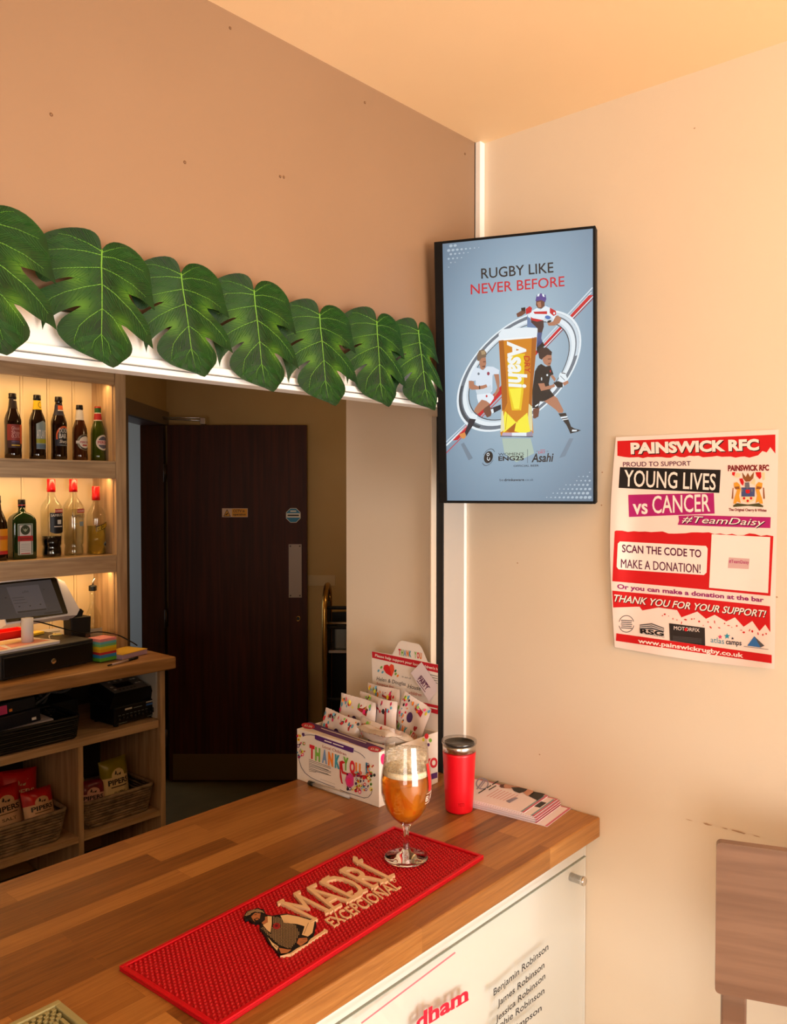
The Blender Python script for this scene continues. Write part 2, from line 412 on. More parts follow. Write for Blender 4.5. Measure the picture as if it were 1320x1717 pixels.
mb.box(4.84, 6.0, -1.02, -1.0, 0, CZ, GREYWALL, frA)
struct(mb, 'wall_corridor')
# door frame: dark reveal, brown architrave
mb = MB()
mb.box(4.672, 4.719, -1.432, -1.30, 0, 2.02, FRAMED, frA); mb.box(4.002, 4.04, -1.432, -1.30, 0, 2.02, FRAMED, frA)
mb.box(4.002, 4.719, -1.432, -1.30, 2.02, 2.058, FRAMED, frA)
mb.box(3.94, 4.78, -1.299, -1.285, 2.022, 2.10, ARCH, frA)
mb.box(3.94, 4.01, -1.299, -1.285, 0, 2.022, ARCH, frA)
struct(mb, 'trim_5', bevel=.002)
dr = MB(); dr.box(4.635, 4.678, -1.270, -.487, .004, 2.019, DOORW, frA)
dr = struct(dr, 'door_1', bevel=.002)
D0 = 4.635
def dbox(name, l0, l1, z0, z1, th, m, par=dr, **k):
    return MB().box(D0 - th, D0 - .0004, l0, l1, z0, z1, m, frA).obj(name, par, **k)
kp = dbox('kick_plate', -1.25, -.50, .012, .160, .002, mat((120, 96, 66), .45, .6), bevel=.0005)
pp = dbox('push_plate', -.590, -.517, 1.049, 1.350, .002, mat((150, 134, 122), .45, .4), bevel=.0005)
mb = MB()
for l in (-.580, -.527):
    for z in (1.060, 1.339): mb.box(D0 - .0032, D0 - .002, l - .004, l + .004, z - .004, z + .004, mat((60, 48, 40), .5), frA)
mb.obj('screw', pp, bevel=.001)
mb = MB(); c = frA(D0 - .004, -.537, .93)
mb.tube([frA(D0 - .005, -.537 + .011 * math.cos(a * .5236), .93 + .013 * math.sin(a * .5236)) for a in range(12)], .0035, BRASS, 6, True)
mb.box(D0 - .003, D0 - .0004, -.545, -.529, .920, .940, BLACK, frA)
mb.obj('lock_ring', dr)
def dmap(l, z, ly): return frA(D0 - .0012 - ly * LAY, l, z)
mb = MB(); a = Art(mb, dmap)
yel = mat((226, 160, 40), .5); blk = mat((24, 18, 14), .5)
a.poly([(-.963, 1.502), (-.819, 1.502), (-.819, 1.552), (-.963, 1.552)], mat((222, 190, 160), .5), 0)
a.poly([(-.907, 1.505), (-.822, 1.505), (-.822, 1.549), (-.907, 1.549)], yel, 1)
a.poly([(-.956, 1.506), (-.914, 1.506), (-.935, 1.547)], blk, 1); a.poly([(-.951, 1.509), (-.919, 1.509), (-.935, 1.541)], yel, 2)
a.line([(-.943, 1.514), (-.930, 1.524)], .006, blk, 3)
a.text('CCTV in', (-.901, 1.530), (-.836, 1.530), (-.901, 1.544), blk, 2, .02)
a.text('operation', (-.901, 1.512), (-.830, 1.512), (-.901, 1.524), blk, 2, .02)
mb.obj('warning_sticker', dr, label='yellow CCTV warning sticker')
mb = MB(); a = Art(mb, dmap); blu = mat((40, 130, 180), .5); wht = mat((225, 225, 220), .5)
def octo(r): return [(-.563 + r * math.cos(math.pi / 8 + k * math.pi / 4), 1.512 + r * math.sin(math.pi / 8 + k * math.pi / 4)) for k in range(8)]
a.poly(octo(.044), wht, 0); a.poly(octo(.041), blu, 1)
a.poly([(-.602, 1.500), (-.524, 1.500), (-.524, 1.524), (-.602, 1.524)], wht, 2)
a.line([(-.580, 1.536), (-.546, 1.536)], .008, wht, 2); a.line([(-.595, 1.512), (-.531, 1.512)], .008, blk, 3)
mb.obj('door_sticker', dr, label='blue and white octagonal sticker')
mb = MB(); mb.tube([frA(4.62, -1.285, 2.052), frA(4.60, -1.17, 2.046), frA(4.61, -1.055, 2.040)], .005, STEEL)
mb.tube([frA(4.60, -1.285, 2.060), frA(4.61, -1.055, 2.055)], .004, STEEL); mb.box(4.59, 4.63, -1.075, -1.045, 2.019, 2.056, STEEL, frA)
mb.obj('door_closer', dr, bevel=.002)
for z in (.25, .93, 1.75):
    MB().tube([frA(4.632, -1.283, z - .05), frA(4.632, -1.283, z + .05)], .008, mat((70, 56, 46), .4, .7)).obj('hinge', dr)
mb = MB(); mb.box(4.728, 4.735, -.50, -.335, 1.105, 1.165, mat((190, 168, 130), .6), frA)
struct(mb, 'trim_6')
# hooped trolley half hidden behind the wall end
t = thing('folding_trolley', 'black and brass hooped trolley frame half hidden behind the end of the cream wall', 'trolley', NL(4.2, -.2, 0))
for l, m in ((-.345, BRASS), (.20, BRASS)):
    hoop = []
    for i in range(13):
        a = math.pi * i / 12; hoop.append(frA(4.12 - .0 + .16 * (1 - math.cos(a)) , l, 1.05 + .11 * math.sin(a)))
    hoop = [frA(4.12, l, .06)] + hoop + [frA(4.44, l, .06)]
    MB().tube(hoop, .014, m, 10).obj('hoop', t)
MB().box(4.14, 4.42, -.352, -.338, .10, 1.06, BLACKM, frA).obj('side_panel', t, bevel=.003)
for z, m in ((1.064, BLACKM), (.985, STEEL), (.965, BLACKM), (.60, BLACKM)): MB().tube([frA(4.13, -.345, z), frA(4.13, .20, z)], .009, m).obj('cross_bar', t)
for z, m in ((.83, STEEL), (.30, BLACKM)): MB().box(4.15, 4.42, -.33, .19, z, z + .015, m, frA).obj('shelf', t, bevel=.002)
MB().box(4.40, 4.43, -.33, .19, .12, 1.0, BLACKM, frA).obj('back_panel', t)
for l in (-.345, .20):
    for d in (4.14, 4.42): MB().lathe([(0, 0), (.012, .0), (.022, .01), (.022, .035), (.012, .05), (0, .06)], BLACK, frA(d, l, 0)).obj('caster', t)
t2 = MB(); t2.box(4.18, 4.26, -.30, -.24, .8455, .955, mat((120, 128, 132), .3), frA); tag(t2.obj('steel_tin', bevel=.01), 'grey steel tin standing on the shelf of the hooped trolley', 'tin')

# ================================================================== BAR COUNTER
CT = 1.05
t = thing('bar_counter', 'oak topped bar counter with white front running up to the cream wall', 'bar counter', (-1.2, 0, 0))
MB().box(-2.6, -.001, -.2795, .2945, 1.0125, CT, COUNTM).obj('worktop', t, bevel=.003, bseg=3)
mb = MB(); mb.box(-2.6, -.001, -.250, -.232, 0, 1.0125, PANELW); mb.obj('front_panel', t)
MB().box(-2.58, -.001, .20, .26, 0, 1.0125, OAK).obj('back_frame', t)
MB().box(-.0075, -.0012, -.2505, .20, 0, 1.0125, PANELW).obj('end_panel', t)
# clear name board on stand-offs
NY = -.266
t = thing('sponsor_board', 'clear acrylic board printed with names, held off the white bar front', 'sign', (-.6, NY, .5))
tr_ = atY(983, 1452, NY); tx1 = tr_.x; tz1 = atY(975, 1434, NY).z
tz1 = atY(978, 1440, NY).z
MB().box(-1.35, tx1, NY, NY + .004, .32, tz1, ACRYL).obj('clear_panel', t, bevel=.0008)
MB().box(-1.35, tx1, NY - .0001, NY + .0045, tz1, tz1 + .0012, mat((150, 160, 150), .3)).obj('panel_edge', t)
red = mat((226, 22, 52), .5); dk = mat((40, 38, 38), .5)
mb = MB(); a = Art(mb, planemap((0, NY - .0003, 0), (0, -1, 0)), (3.3, 600, 1500))
a.line([(20, 712), (540, 320)], 9, mat((226, 110, 120), .5), 0)
a.text('dham', (322, 752), (612, 582), (322, 672), red, 2, .035)
for q in [((322, 755), (385, 716)), ((395, 712), (440, 684)), ((545, 622), (614, 578))]: a.line(q, 8, red, 1)
mb.obj('heading', t, label='red heading and line')
mb = MB(); a.mb = mb
for s_, bl, br, tl in [('Benjamin Robinson', (752, 562), (1055, 303), (752, 524)), ('James Robinson', (775, 622), (1033, 403), (775, 586)),
                       ('Jessica Robinson', (765, 709), (1038, 463), (765, 674)), ('Sophie Robinson', (745, 774), (1033, 545), (745, 738)), ('Simpson', (856, 768), (1018, 640), (856, 733))]:
    a.text(s_, bl, br, tl, dk, 1, .012)
mb.obj('name_list', t, label='black list of names')
p = atY(957, 1470, -.250)
for px, pz in ((p.x, p.z), (p.x, .36), (-1.30, p.z), (-1.30, .36)):
    mb = MB(); mb.lathe([(0, 0), (.0075, 0), (.0075, .022), (.0085, .0225), (.0085, .028), (.007, .0295), (0, .0295)], CHROME, (0, 0, 0), 24)
    mb.v = [V((px + q.x, -.250 - q.z, pz + q.y)) for q in mb.v]; mb.obj('standoff', t)

# ================================================================== BACK BAR: base cabinet, worktop, display shelves
BF = 2.035
t = thing('back_bar_cabinet', 'open oak base cabinet behind the bar holding baskets of crisps', 'cabinet', (-.6, 2.3, 0))
XL = -1.8
MB().box(.5425, .566, BF, 2.53, 0, .8985, OAK).obj('side_panel', t, bevel=.001)
MB().box(.535, .5423, BF + .02, 2.52, .69, .8983, mat((190, 190, 188), .5)).obj('lining_board', t, label='pale grey lining board')
MB().box(XL, XL + .02, BF, 2.53, 0, .8985, OAK).obj('side_panel', t, bevel=.001)
for x in (.177, -.42, -1.02): MB().box(x, x + .021, BF + .002, 2.52, .06, .653, OAK).obj('divider', t, bevel=.001)
MB().box(XL + .02, .5345, BF, 2.52, .654, .686, OAKH).obj('shelf', t, bevel=.001)
for x0, x1 in ((.199, .5415), (-.398, .1765), (-.998, -.4205), (XL + .02, -1.0205)): MB().box(x0, x1, BF + .004, 2.52, .276, .3005, OAKH).obj('shelf', t, bevel=.001)
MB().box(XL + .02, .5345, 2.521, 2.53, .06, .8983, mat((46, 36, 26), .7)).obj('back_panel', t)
MB().box(XL + .02, .5415, BF + .06, BF + .08, 0, .059, BLACKM).obj('plinth', t)
tag(MB().box(XL - .02, .600, 2.000, 2.531, .899, .950, WORKT).obj('back_worktop', bevel=.006, bseg=3), 'thick oak worktop carrying the till behind the bar', 'worktop')
t = thing('display_shelf', 'lit oak wall shelf unit filled with drink bottles', 'shelf unit', (-.6, 2.42, .95))
SF = 2.32; XR = .562
MB().box(.5115, XR, SF, SF + .02, .9505, 2.30, OAK).obj('front_stile', t, bevel=.001)
MB().box(.508, XR - .0005, SF + .0205, 2.534, .9505, 2.30, OAK).obj('side_panel', t)
MB().box(XL, .511, SF + .004, SF + .022, 2.115, 2.185, OAKH).obj('top_rail', t, bevel=.001)
MB().box(XL, .511, SF + .0, 2.52, 2.186, 2.21, OAKH).obj('top_board', t)
def shelf(z1, z0):
    s = MB().box(XL, .5075, SF - .004, 2.515, z1 - .010, z1, OAKH).obj('shelf', t, bevel=.001)
    MB().box(XL, .5105, SF + .002, SF + .020, z0, z1 - .0102, OAKH).obj('lip', s, bevel=.001)
    return s
shelf(1.782, 1.706); shelf(1.372, 1.295)
mb = MB(); x = .507; first = True
mb.box(XL, .5075, 2.520, 2.533, .9505, 2.185, mat((150, 120, 80), .6))
bl_ = [atY(157, 700, 2.515).x]
for px in (121, 79, 34): bl_.append(atY(px, 700, 2.515).x)
bl_ += [bl_[-1] - .118 * k for k in range(1, 16)]
for x1, x0 in zip(bl_[:-1], bl_[1:]): 
    if x0 < XL: break
    mb.box(x0 + .0012, x1 - .0012 if x1 < .49 else .5075, 2.5155, 2.5195, .9505, 2.185, CREAMT)
    mb.tube([(x0 + .012, 2.5155, .9505), (x0 + .012, 2.5155, 2.185)], .0016, CREAMT, 6)
mb.obj('back_boarding', t, label='cream tongue and groove boarding')
LEDM = emi((255, 196, 104), 2.)
for i, z in enumerate((2.1145, 1.7055, 1.2945)):
    MB().box(-.9, .46, SF + .024, SF + .034, z - .004 + .012, z + .012, LEDM).obj('light_strip', t)
    area('shelf_light', (-.15, SF + .05, z + .004), (-.15, SF + .12, z - .3), 1.3, .02, 2.4, (1, .62, .26))

# ================================================================== MONSTERA LEAF GARLAND
LO = [(552,330),(575,304),(620,287),(680,299),(740,335),(790,388),(820,440),(829,500),(836,570),(850,662),(800,625),(762,598),(722,582),(700,574),(706,592),(725,622),(772,682),(806,742),(822,800),(831,878),(800,850),(770,832),(722,792),(682,757),(654,745),(662,764),(682,795),(704,840),(713,880),(698,918),(650,952),(600,985),(548,950),(480,911),(410,866),(362,812),(340,766),(349,722),(380,686),(430,655),(459,636),(440,634),(400,644),(345,668),(302,700),(280,735),(273,760),(268,715),(262,650),(250,590),(238,545),(262,530),(330,502),(400,484),(432,477),(400,470),(345,478),(292,492),(258,470),(238,420),(226,350),(234,270),(270,226),(330,203),(400,196),(470,206),(520,236),(545,280)]
LJ, LT_ = (552, 330), (600, 985)
def lpx(p): return (p[0] / 3.3, 320 + p[1] / 3.3)
_J = atY(*lpx(LJ), -.033); _T = atY(*lpx(LT_), -.033)
def loc2(p):
    q = atY(*lpx(p), -.033) - _J; ax = (_T - _J); S = ax.length; b = V((ax.x / S, 0, ax.z / S)); a_ = V((-b.z, 0, b.x))
    return (q.dot(a_) / S, q.dot(b) / S)
LEAF = [loc2(p) for p in LO]
VEINS = [[(552,330),(550,420),(553,520),(552,650),(548,800),(556,920)], [(552,340),(480,285),(400,240),(345,225)], [(550,360),(470,330),(380,312),(270,312)], [(548,428),(450,420),(370,418),(290,424)],
         [(550,520),(470,530),(380,552),(318,580),(285,612)], [(552,655),(490,700),(445,745),(422,810),(420,850)], [(548,795),(515,830),(500,880)], [(553,345),(600,330),(650,318),(690,320)],
         [(553,368),(620,375),(700,402),(790,450)], [(553,430),(640,470),(720,520),(800,590)], [(552,520),(630,580),(710,660),(770,745),(800,800)], [(553,655),(610,710),(660,790),(690,850)], [(550,800),(580,850),(590,910)]]
VEINS = [[loc2(p) for p in v] for v in VEINS]
def inside(p, poly):
    c = False; n = len(poly); x, y = p
    for i in range(n):
        (x0, y0), (x1, y1) = poly[i], poly[(i + 1) % n]
        if (y0 > y) != (y1 > y) and x < (x1 - x0) * (y - y0) / (y1 - y0) + x0: c = not c
    return c
def smooth_poly(p, k=2):
    out = []
    n = len(p)
    for i in range(n):
        p0, p1, p2, p3 = [V(p[(i + d) % n]) for d in (-1, 0, 1, 2)]
        sharp = any(((V(p[(i + d) % n]) - V(p[(i + d - 1) % n])).normalized()).dot((V(p[(i + d + 1) % n]) - V(p[(i + d) % n])).normalized()) < .2 for d in (0, 1))
        out.append(tuple(p1))
        if not sharp:
            t = .5; q = ((p1 * 2) + (p2 - p0) * t + (p0 * 2 - p1 * 5 + p2 * 4 - p3) * t * t + (p1 * 3 - p0 - p2 * 3 + p3) * t ** 3) * .5
            out.append(tuple(q))
    return out
LEAFS = smooth_poly(LEAF)
rl = random.Random(5)
pts = list(LEAFS); nl = len(pts)
for i in range(-10, 11):
    for j in range(-5, 21):
        q = (i * .055 + rl.uniform(-.01, .01), j * .053 + rl.uniform(-.01, .01))
        if inside(q, LEAFS) and min((q[0] - r[0]) ** 2 + (q[1] - r[1]) ** 2 for r in LEAFS) > .02 ** 2: pts.append(q)
_cd = delaunay_2d_cdt([V(p) for p in pts], [(i, (i + 1) % nl) for i in range(nl)], [list(range(nl))], 1, 1e-5)
LV = [tuple(v) for v in _cd[0]]; LF = [tuple(f) for f in _cd[2] if inside((sum(_cd[0][k].x for k in f) / 3, sum(_cd[0][k].y for k in f) / 3), LEAFS)]
SLITS = [loc2(p) for p in ((700, 574), (654, 745), (459, 636), (432, 477))]
def leaf_mat():
    m = noisy('leaf_green', (9, 37, 7), (22, 62, 13), (1, 1, 1), 26., .5, detail=5, bump=.0, spec=.2)
    t = m.node_tree; b = t.nodes['Principled BSDF']; at = t.nodes.new('ShaderNodeAttribute'); at.attribute_name = 'print_tone'
    mx = t.nodes.new('ShaderNodeMix'); mx.data_type = 'RGBA'; mx.inputs['B'].default_value = lin((78, 124, 24)) + (1,)
    src = b.inputs['Base Color'].links[0].from_socket
    t.links.new(src, mx.inputs['A']); t.links.new(at.outputs['Fac'], mx.inputs['Factor']); t.links.new(mx.outputs['Result'], b.inputs['Base Color'])
    b.inputs['Subsurface Weight'].default_value = 0
    return m
LEAFM = leaf_mat(); VEINM = mat((104, 158, 48), .4, name='leaf_vein'); VEINF = mat((44, 96, 26), .4, name='leaf_fine_vein')
def monstera(J, T, label, kl=1., kr=1., y0=-.036, tilt=.15, curl=.28):
    P = atY(*J, y0); Q = atY(*T, y0); S = (Q - P).length; b = (Q - P).normalized(); a_ = V((-b.z, 0, b.x))
    def mp(p, lift=0.):
        a, c = p; a2 = a * (kr if a > 0 else kl)
        if a_.x < 0: pass
        y = y0 - tilt * a2 * S + curl * S * a2 * a2 - .05 * S * c * c - .03 * S * math.exp(-(a / .12) ** 2)
        q = P + a_ * (a2 * S) + b * (c * S); return V((q.x, min(y, -.0135) - lift, q.z))
    r = thing('monstera_leaf', label, 'leaf', P, 'monstera leaves along the bar fascia')
    mb = MB(); mb.add([mp(p) for p in LV], LF, LEAFM, True); bl = mb.obj('blade', r)
    at = bl.data.attributes.new('print_tone', 'FLOAT', 'POINT')
    for i, p in enumerate(LV):
        d = min(((p[0] - s_[0]) ** 2 + ((p[1] - s_[1])) ** 2) for s_ in SLITS); at.data[i].value = .75 * math.exp(-d / .006)
    sd = bl.modifiers.new('solid', 'SOLIDIFY'); sd.thickness = .0007; sd.offset = -1
    bl.modifiers.new('edges', 'EDGE_SPLIT').split_angle = math.radians(50)
    mb = MB()
    for i, v in enumerate(VEINS):
        n = 6; vv = []
        for p, q in zip(v[:-1], v[1:]): vv += [(p[0] + (q[0] - p[0]) * k / n, p[1] + (q[1] - p[1]) * k / n) for k in range(n)]
        vv.append(v[-1]); 
        mb.tube([mp(p, .0006) for p in vv], S * (.0085 if i == 0 else .0042), VEINM, 6, taper=[1 - .7 * k / len(vv) for k in range(len(vv))])
    mb.obj('midrib', r)
    mb = MB()
    for i, v in enumerate(VEINS):
        for sgn in (-1, 1):
            for k in range(1, 15):
                t = k / 15 * (len(v) - 1); j = int(t); f = t - j; p = V(v[j]).lerp(V(v[j + 1]), f); d = (V(v[j + 1]) - V(v[j])).normalized()
                n = V((-d.y, d.x)) * sgn; line = [p]
                for s_ in range(1, 7):
                    q = p + (d * .8 + n * .75) * (.022 * s_) + d * (.0011 * s_ * s_)
                    if not inside(q, LEAFS): break
                    line.append(q)
                if len(line) > 2: mb.tube([mp(q, .0013) for q in line], S * .0016, VEINF, 3)
    o = mb.obj('fine_veins', r)
    return r
c1 = lambda x, y: (x / 3.3, 320 + y / 3.3)
c2 = lambda x, y: (360 + x / 3.3, 440 + y / 3.3)
for J, T, lb, kl, kr, y0 in [
    ((-33, 362), c1(12, 918), 'largest glossy green monstera leaf, cut off by the left end of the garland', 1., 1., -.052),
    (c1(552, 330), c1(600, 985), 'green monstera leaf second from the left, pointing down over the oak shelf unit', 1., 1., -.042),
    (c1(990, 458), c1(1105, 1034), 'green monstera leaf third from the left, blunt tip above the dark doorway', .93, 1.0, -.040),
    (c2(205, 155), c2(296, 720), 'green monstera leaf in the middle of the garland with bright yellow-green edge', .92, .98, -.039),
    (c2(568, 285), c2(640, 797), 'dark green monstera leaf third from the right, tip above the wall end', .92, 1.02, -.039),
    (c2(885, 325), c2(936, 802), 'monstera leaf second from the right with pale streaked blade', .92, .90, -.036),
    (c2(1115, 375), c2(1190, 822), 'dark narrow monstera leaf touching the edge of the screen', .92, .60, -.044)]:
    monstera(J, T, lb, kl, kr, y0)
mb = MB(); mb.tube([(x / 20, -.0132, 1.8815 + .0015 * math.sin(x * 1.9)) for x in range(-60, -2)], .0011, mat((40, 44, 26), .5), 6)
tag(mb.obj('garland_string'), 'thin dark string carrying the leaf garland along the white fascia', 'string')

# ================================================================== SCREEN
th = math.radians(4.3)
TD = V((-.380, .9255, 0)).normalized(); TN0 = V((-.9255, -.380, 0)).normalized()
TN = TN0 * math.cos(th) - V((0, 0, 1)) * math.sin(th); TU = V((0, 0, 1)) * math.cos(th) + TN0 * math.sin(th)
Tc = onp(867, 614, V((-.108, -.164, 1.88)), TN0)
pm = planemap(Tc, TN)
def tl(x, y): q = pm(x, y, 0) - Tc; return (q.dot(TD), q.dot(TU))
c_ = [tl(1000.5, 378.5), tl(730, 405.5), tl(735, 844.5), tl(997.5, 844)]
r0 = (c_[0][0] + c_[3][0]) / 2; r1 = (c_[1][0] + c_[2][0]) / 2; z1 = (c_[0][1] + c_[1][1]) / 2; z0 = (c_[2][1] + c_[3][1]) / 2
frT = Fr(Tc, TD, TU, TN)
t = thing('wall_screen', 'black framed portrait screen showing a rugby beer advert in the corner', 'screen', Tc)
s_ = [tl(996.4, 383), tl(744.6, 408.5), tl(747.7, 840.3), tl(993, 839.5)]
q0 = (s_[0][0] + s_[3][0]) / 2; q1 = (s_[1][0] + s_[2][0]) / 2; y1 = (s_[0][1] + s_[1][1]) / 2; y0 = (s_[2][1] + s_[3][1]) / 2
TVB = mat((7, 7, 8), .6, spec=.2, name='screen_casing'); mb = MB(); mb.box(r0, r1, z0, z1, -.032, -.002, TVB, frT)
for b in ((r0, q0, z0, z1), (q1, r1, z0, z1), (q0, q1, z0, y0), (q0, q1, y1, z1)): mb.box(*b, -.002, .0015, TVB, frT)
mb.obj('casing', t, bevel=.001)
mb = MB(); mb.box((r0 + r1) / 2 - .05, (r0 + r1) / 2 + .05, -.05, .05, -.05, -.032, BLACKM, frT)
c = frT((r0 + r1) / 2, 0, -.05); mb.tube([c, V((-.002, c.y - .01, c.z))], .015, BLACKM); mb.box(-.006, -.0012, c.y - .05, c.y + .03, c.z - .05, c.z + .05, BLACKM)
mb.obj('wall_bracket', t)
def bg_mat():
    m = bpy.data.materials.new('screen_backdrop'); m.use_nodes = True; tt = m.node_tree; b = tt.nodes['Principled BSDF']
    b.inputs['Base Color'].default_value = (.01, .01, .01, 1); b.inputs['Roughness'].default_value = .3
    tc = tt.nodes.new('ShaderNodeTexCoord'); mp = tt.nodes.new('ShaderNodeMapping')
    sp = tt.nodes.new('ShaderNodeVectorMath'); sp.operation = 'SUBTRACT'; sp.inputs[1].default_value = (.5, .5, .56)
    ml = tt.nodes.new('ShaderNodeVectorMath'); ml.operation = 'MULTIPLY'; ml.inputs[1].default_value = (1.0, .6, .95)
    ln = tt.nodes.new('ShaderNodeVectorMath'); ln.operation = 'LENGTH'; r = tt.nodes.new('ShaderNodeValToRGB')
    e = r.color_ramp.elements; e[0].position = .05; e[0].color = lin((172, 196, 210)) + (1,); e[1].position = .75; e[1].color = lin((92, 116, 138)) + (1,)
    k = e.new(.42); k.color = lin((134, 160, 180)) + (1,)
    tt.links.new(tc.outputs['Generated'], sp.inputs[0]); tt.links.new(sp.outputs[0], ml.inputs[0]); tt.links.new(ml.outputs[0], ln.inputs[0]); tt.links.new(ln.outputs['Value'], r.inputs[0])
    tt.links.new(r.outputs[0], b.inputs['Emission Color']); b.inputs['Emission Strength'].default_value = 1.
    return m
mb = MB(); mb.add([frT(q0, y0, -.0005), frT(q1, y0, -.0005), frT(q1, y1, -.0005), frT(q0, y1, -.0005)], [(0, 1, 2, 3)], bg_mat())
dsp = mb.obj('display', t)
mb = MB(); A = Art(mb, planemap(Tc, TN))
W1 = emi((226, 236, 242)); W2 = emi((200, 214, 224)); G1 = emi((104, 116, 128)); G2 = emi((60, 70, 80)); RD = emi((196, 20, 34)); RD2 = emi((140, 20, 40)); K = emi((16, 16, 20)); SK = emi((176, 120, 92)); SKd = emi((110, 66, 50)); NV = emi((24, 26, 44))
# dots
for (cx, cy, sx_, sy_) in ((993, 838, -1, -1), (745, 409, 1, 1)):
    for i in range(12):
        for j in range(12):
            f = 1 - (i * .75 + j * 1.25) / (9 if sx_ < 0 else 7.5)
            if f <= .12: continue
            x = cx + sx_ * (4 + i * 7.2 + (3.6 if j % 2 else 0)); y = cy + sy_ * (4 + j * 7.0) - sx_ * i * .0
            if sx_ > 0: y -= i * .7 
            if x > 991.5 or x < 749.5: continue
            if y > 837 or y < 411: continue
            A.disc((x, y), 3.2 * f ** .6, 2.6 * f ** .6, emi((168, 186, 200)), 1, -.3, 10)
# streaks
A.line([(994, 482), (900, 584)], 2.2, W2, 1); A.line([(992, 490), (905, 584)], 1.2, W1, 1)
for p in ([(987.3, 495), (995.6, 494.6), (961, 533), (956, 529)], [(946, 540.4), (950, 543.4), (915, 580.8), (911, 577)], [(903, 584), (906, 588), (880, 616), (878, 611)]): A.poly(p, RD, 1)
A.line([(995.8, 499), (912, 586)], 1.4, RD2, 1); A.line([(995, 496.5), (912, 583.6)], 1.2, W1, 2)
A.poly([(759, 738.6), (767.6, 737.8), (846, 656), (841, 646)], RD, 1); A.line([(748.5, 759.5), (846, 661)], 1.3, RD, 1); A.line([(748.5, 747), (800, 697)], 2.4, W1, 1); A.line([(748.5, 741), (795, 697)], 1.6, W2, 1)
# tilted ring
fn = lambda t_, k: (870.5 + 104.5 * k * math.cos(t_), 622 + 102 * k * math.sin(t_ - .52))
for a, b, m in ((1.0, .968, W1), (.968, .905, G1), (.905, .845, W1), (.845, .815, W2), (.815, .80, G2)): A.ring(fn, a, b, m, 3)
fo = lambda t_, k: (870.5 + 104.5 * (1 + k * .0) * math.cos(t_) * k, 622 + 102 * k * math.sin(t_ - .52))
A.ring(fo, .965, .925, W2, 4, 30, -1.0, .25); A.ring(fo, .965, .925, G2, 4, 30, 2.3, 3.4)
# player above the glass
A.at(8.25, 840, 480)
for pts_, m in [([(365,400),(400,420),(420,500),(500,575),(365,565)], emi((104,130,170))), ([(410,440),(590,445),(595,560),(570,640),(510,640),(500,575),(420,500)], emi((64,44,44))),
    ([(505,640),(572,640),(560,720),(580,770),(520,830),(495,850),(500,740)], emi((70,84,130))), ([(520,760),(580,770),(610,820),(500,930),(496,850)], K), ([(215,380),(280,340),(340,310),(345,370),(290,410),(230,430)], SKd),
    ([(280,300),(340,290),(335,345),(285,345)], K), ([(345,315),(400,275),(432,300),(422,360),(350,388)], RD), ([(750,430),(790,400),(840,450),(810,510),(740,545),(660,545),(640,500),(720,490)], SK),
    ([(430,340),(500,300),(550,322),(620,270),(680,298),(762,342),(772,400),(740,432),(700,420),(600,445),(590,470),(420,450),(370,420)], W1), ([(450,352),(640,345),(640,385),(468,382)], RD), ([(410,420),(440,440),(590,470),(500,490),(425,468)], RD),
    ([(680,296),(762,342),(768,392),(730,412),(678,368)], RD), ([(560,320),(640,262),(676,300),(660,350),(600,340)], emi((110,150,196))),
    ([(480,200),(496,120),(556,98),(618,118),(630,175),(612,225),(560,195),(490,210)], emi((84,66,140))), ([(510,110),(540,100),(530,140),(500,140)], W1), ([(570,104),(600,112),(606,150),(578,140)], W1), ([(488,205),(560,192),(606,215),(606,270),(562,310),(512,300),(486,262)], SKd), ([(500,225),(552,210),(560,290),(520,292)], SK)]: A.poly(pts_, m, 5 + (1 if m in (W1,) else 0) + (2 if m in (RD, SK) else 0))
A.disc((660, 455), 62, 46, W2, 9, .3, 16); A.disc((650, 430), 40, 26, emi((70, 110, 180)), 10, .2, 14); A.disc((672, 486), 30, 16, K, 10, -.3, 12)
A.disc((738, 374), 13, 16, W1, 10)
# player left
A.at(7.81, 740, 540)
for pts_, m, l in [([(570,1120),(635,1080),(660,1190),(650,1230),(600,1250),(570,1200),(550,1160)], SKd, 5), ([(650,1130),(780,1080),(785,1140),(690,1190),(660,1200)], NV, 5), ([(648,1145),(680,1135),(690,1185),(662,1200)], W1, 6),
    ([(490,1060),(530,1010),(600,1025),(640,1075),(570,1125),(480,1205),(430,1172),(442,1130)], SK, 6), ([(405,1190),(475,1220),(470,1262),(385,1255)], W1, 7), ([(372,1262),(455,1275),(430,1330),(330,1495),(310,1442),(345,1350)], NV, 7), ([(235,1470),(310,1443),(326,1495),(300,1530),(262,1517)], emi((214,140,70)), 8),
    ([(690,680),(755,680),(765,790),(760,900),(700,980),(690,960),(735,860)], SK, 5),
    ([(440,590),(510,610),(550,632),(600,580),(680,585),(760,630),(755,682),(690,682),(672,700),(670,900),(640,932),(470,952),(455,900),(450,760),(430,772),(360,762),(385,700),(410,640)], emi((214,226,238)), 6), ([(465,950),(640,930),(690,970),(690,1000),(640,1072),(590,1032),(530,1015),(490,1062),(470,1000)], emi((224,234,242)), 7),
    ([(455,860),(560,880),(650,820),(665,880),(640,930),(470,950)], W2, 7), ([(360,768),(428,775),(432,820),(480,840),(545,830),(590,815),(606,850),(560,872),(500,882),(400,887),(363,860)], SK, 8), ([(495,832),(508,832),(512,880),(498,882)], K, 9),
    ([(500,500),(530,465),(583,465),(590,540),(575,602),(545,627),(515,615),(503,560)], SK, 8), ([(470,495),(473,420),(500,370),(560,358),(592,400),(586,462),(530,470),(505,505),(480,512)], emi((120,98,78)), 9), ([(520,380),(570,370),(580,420),(530,430)], emi((170,146,110)), 10),
    ([(548,515),(584,512),(584,526),(550,528)], SKd, 9), ([(535,575),(580,570),(576,590),(540,592)], SKd, 9)]: A.poly(pts_, m, l)
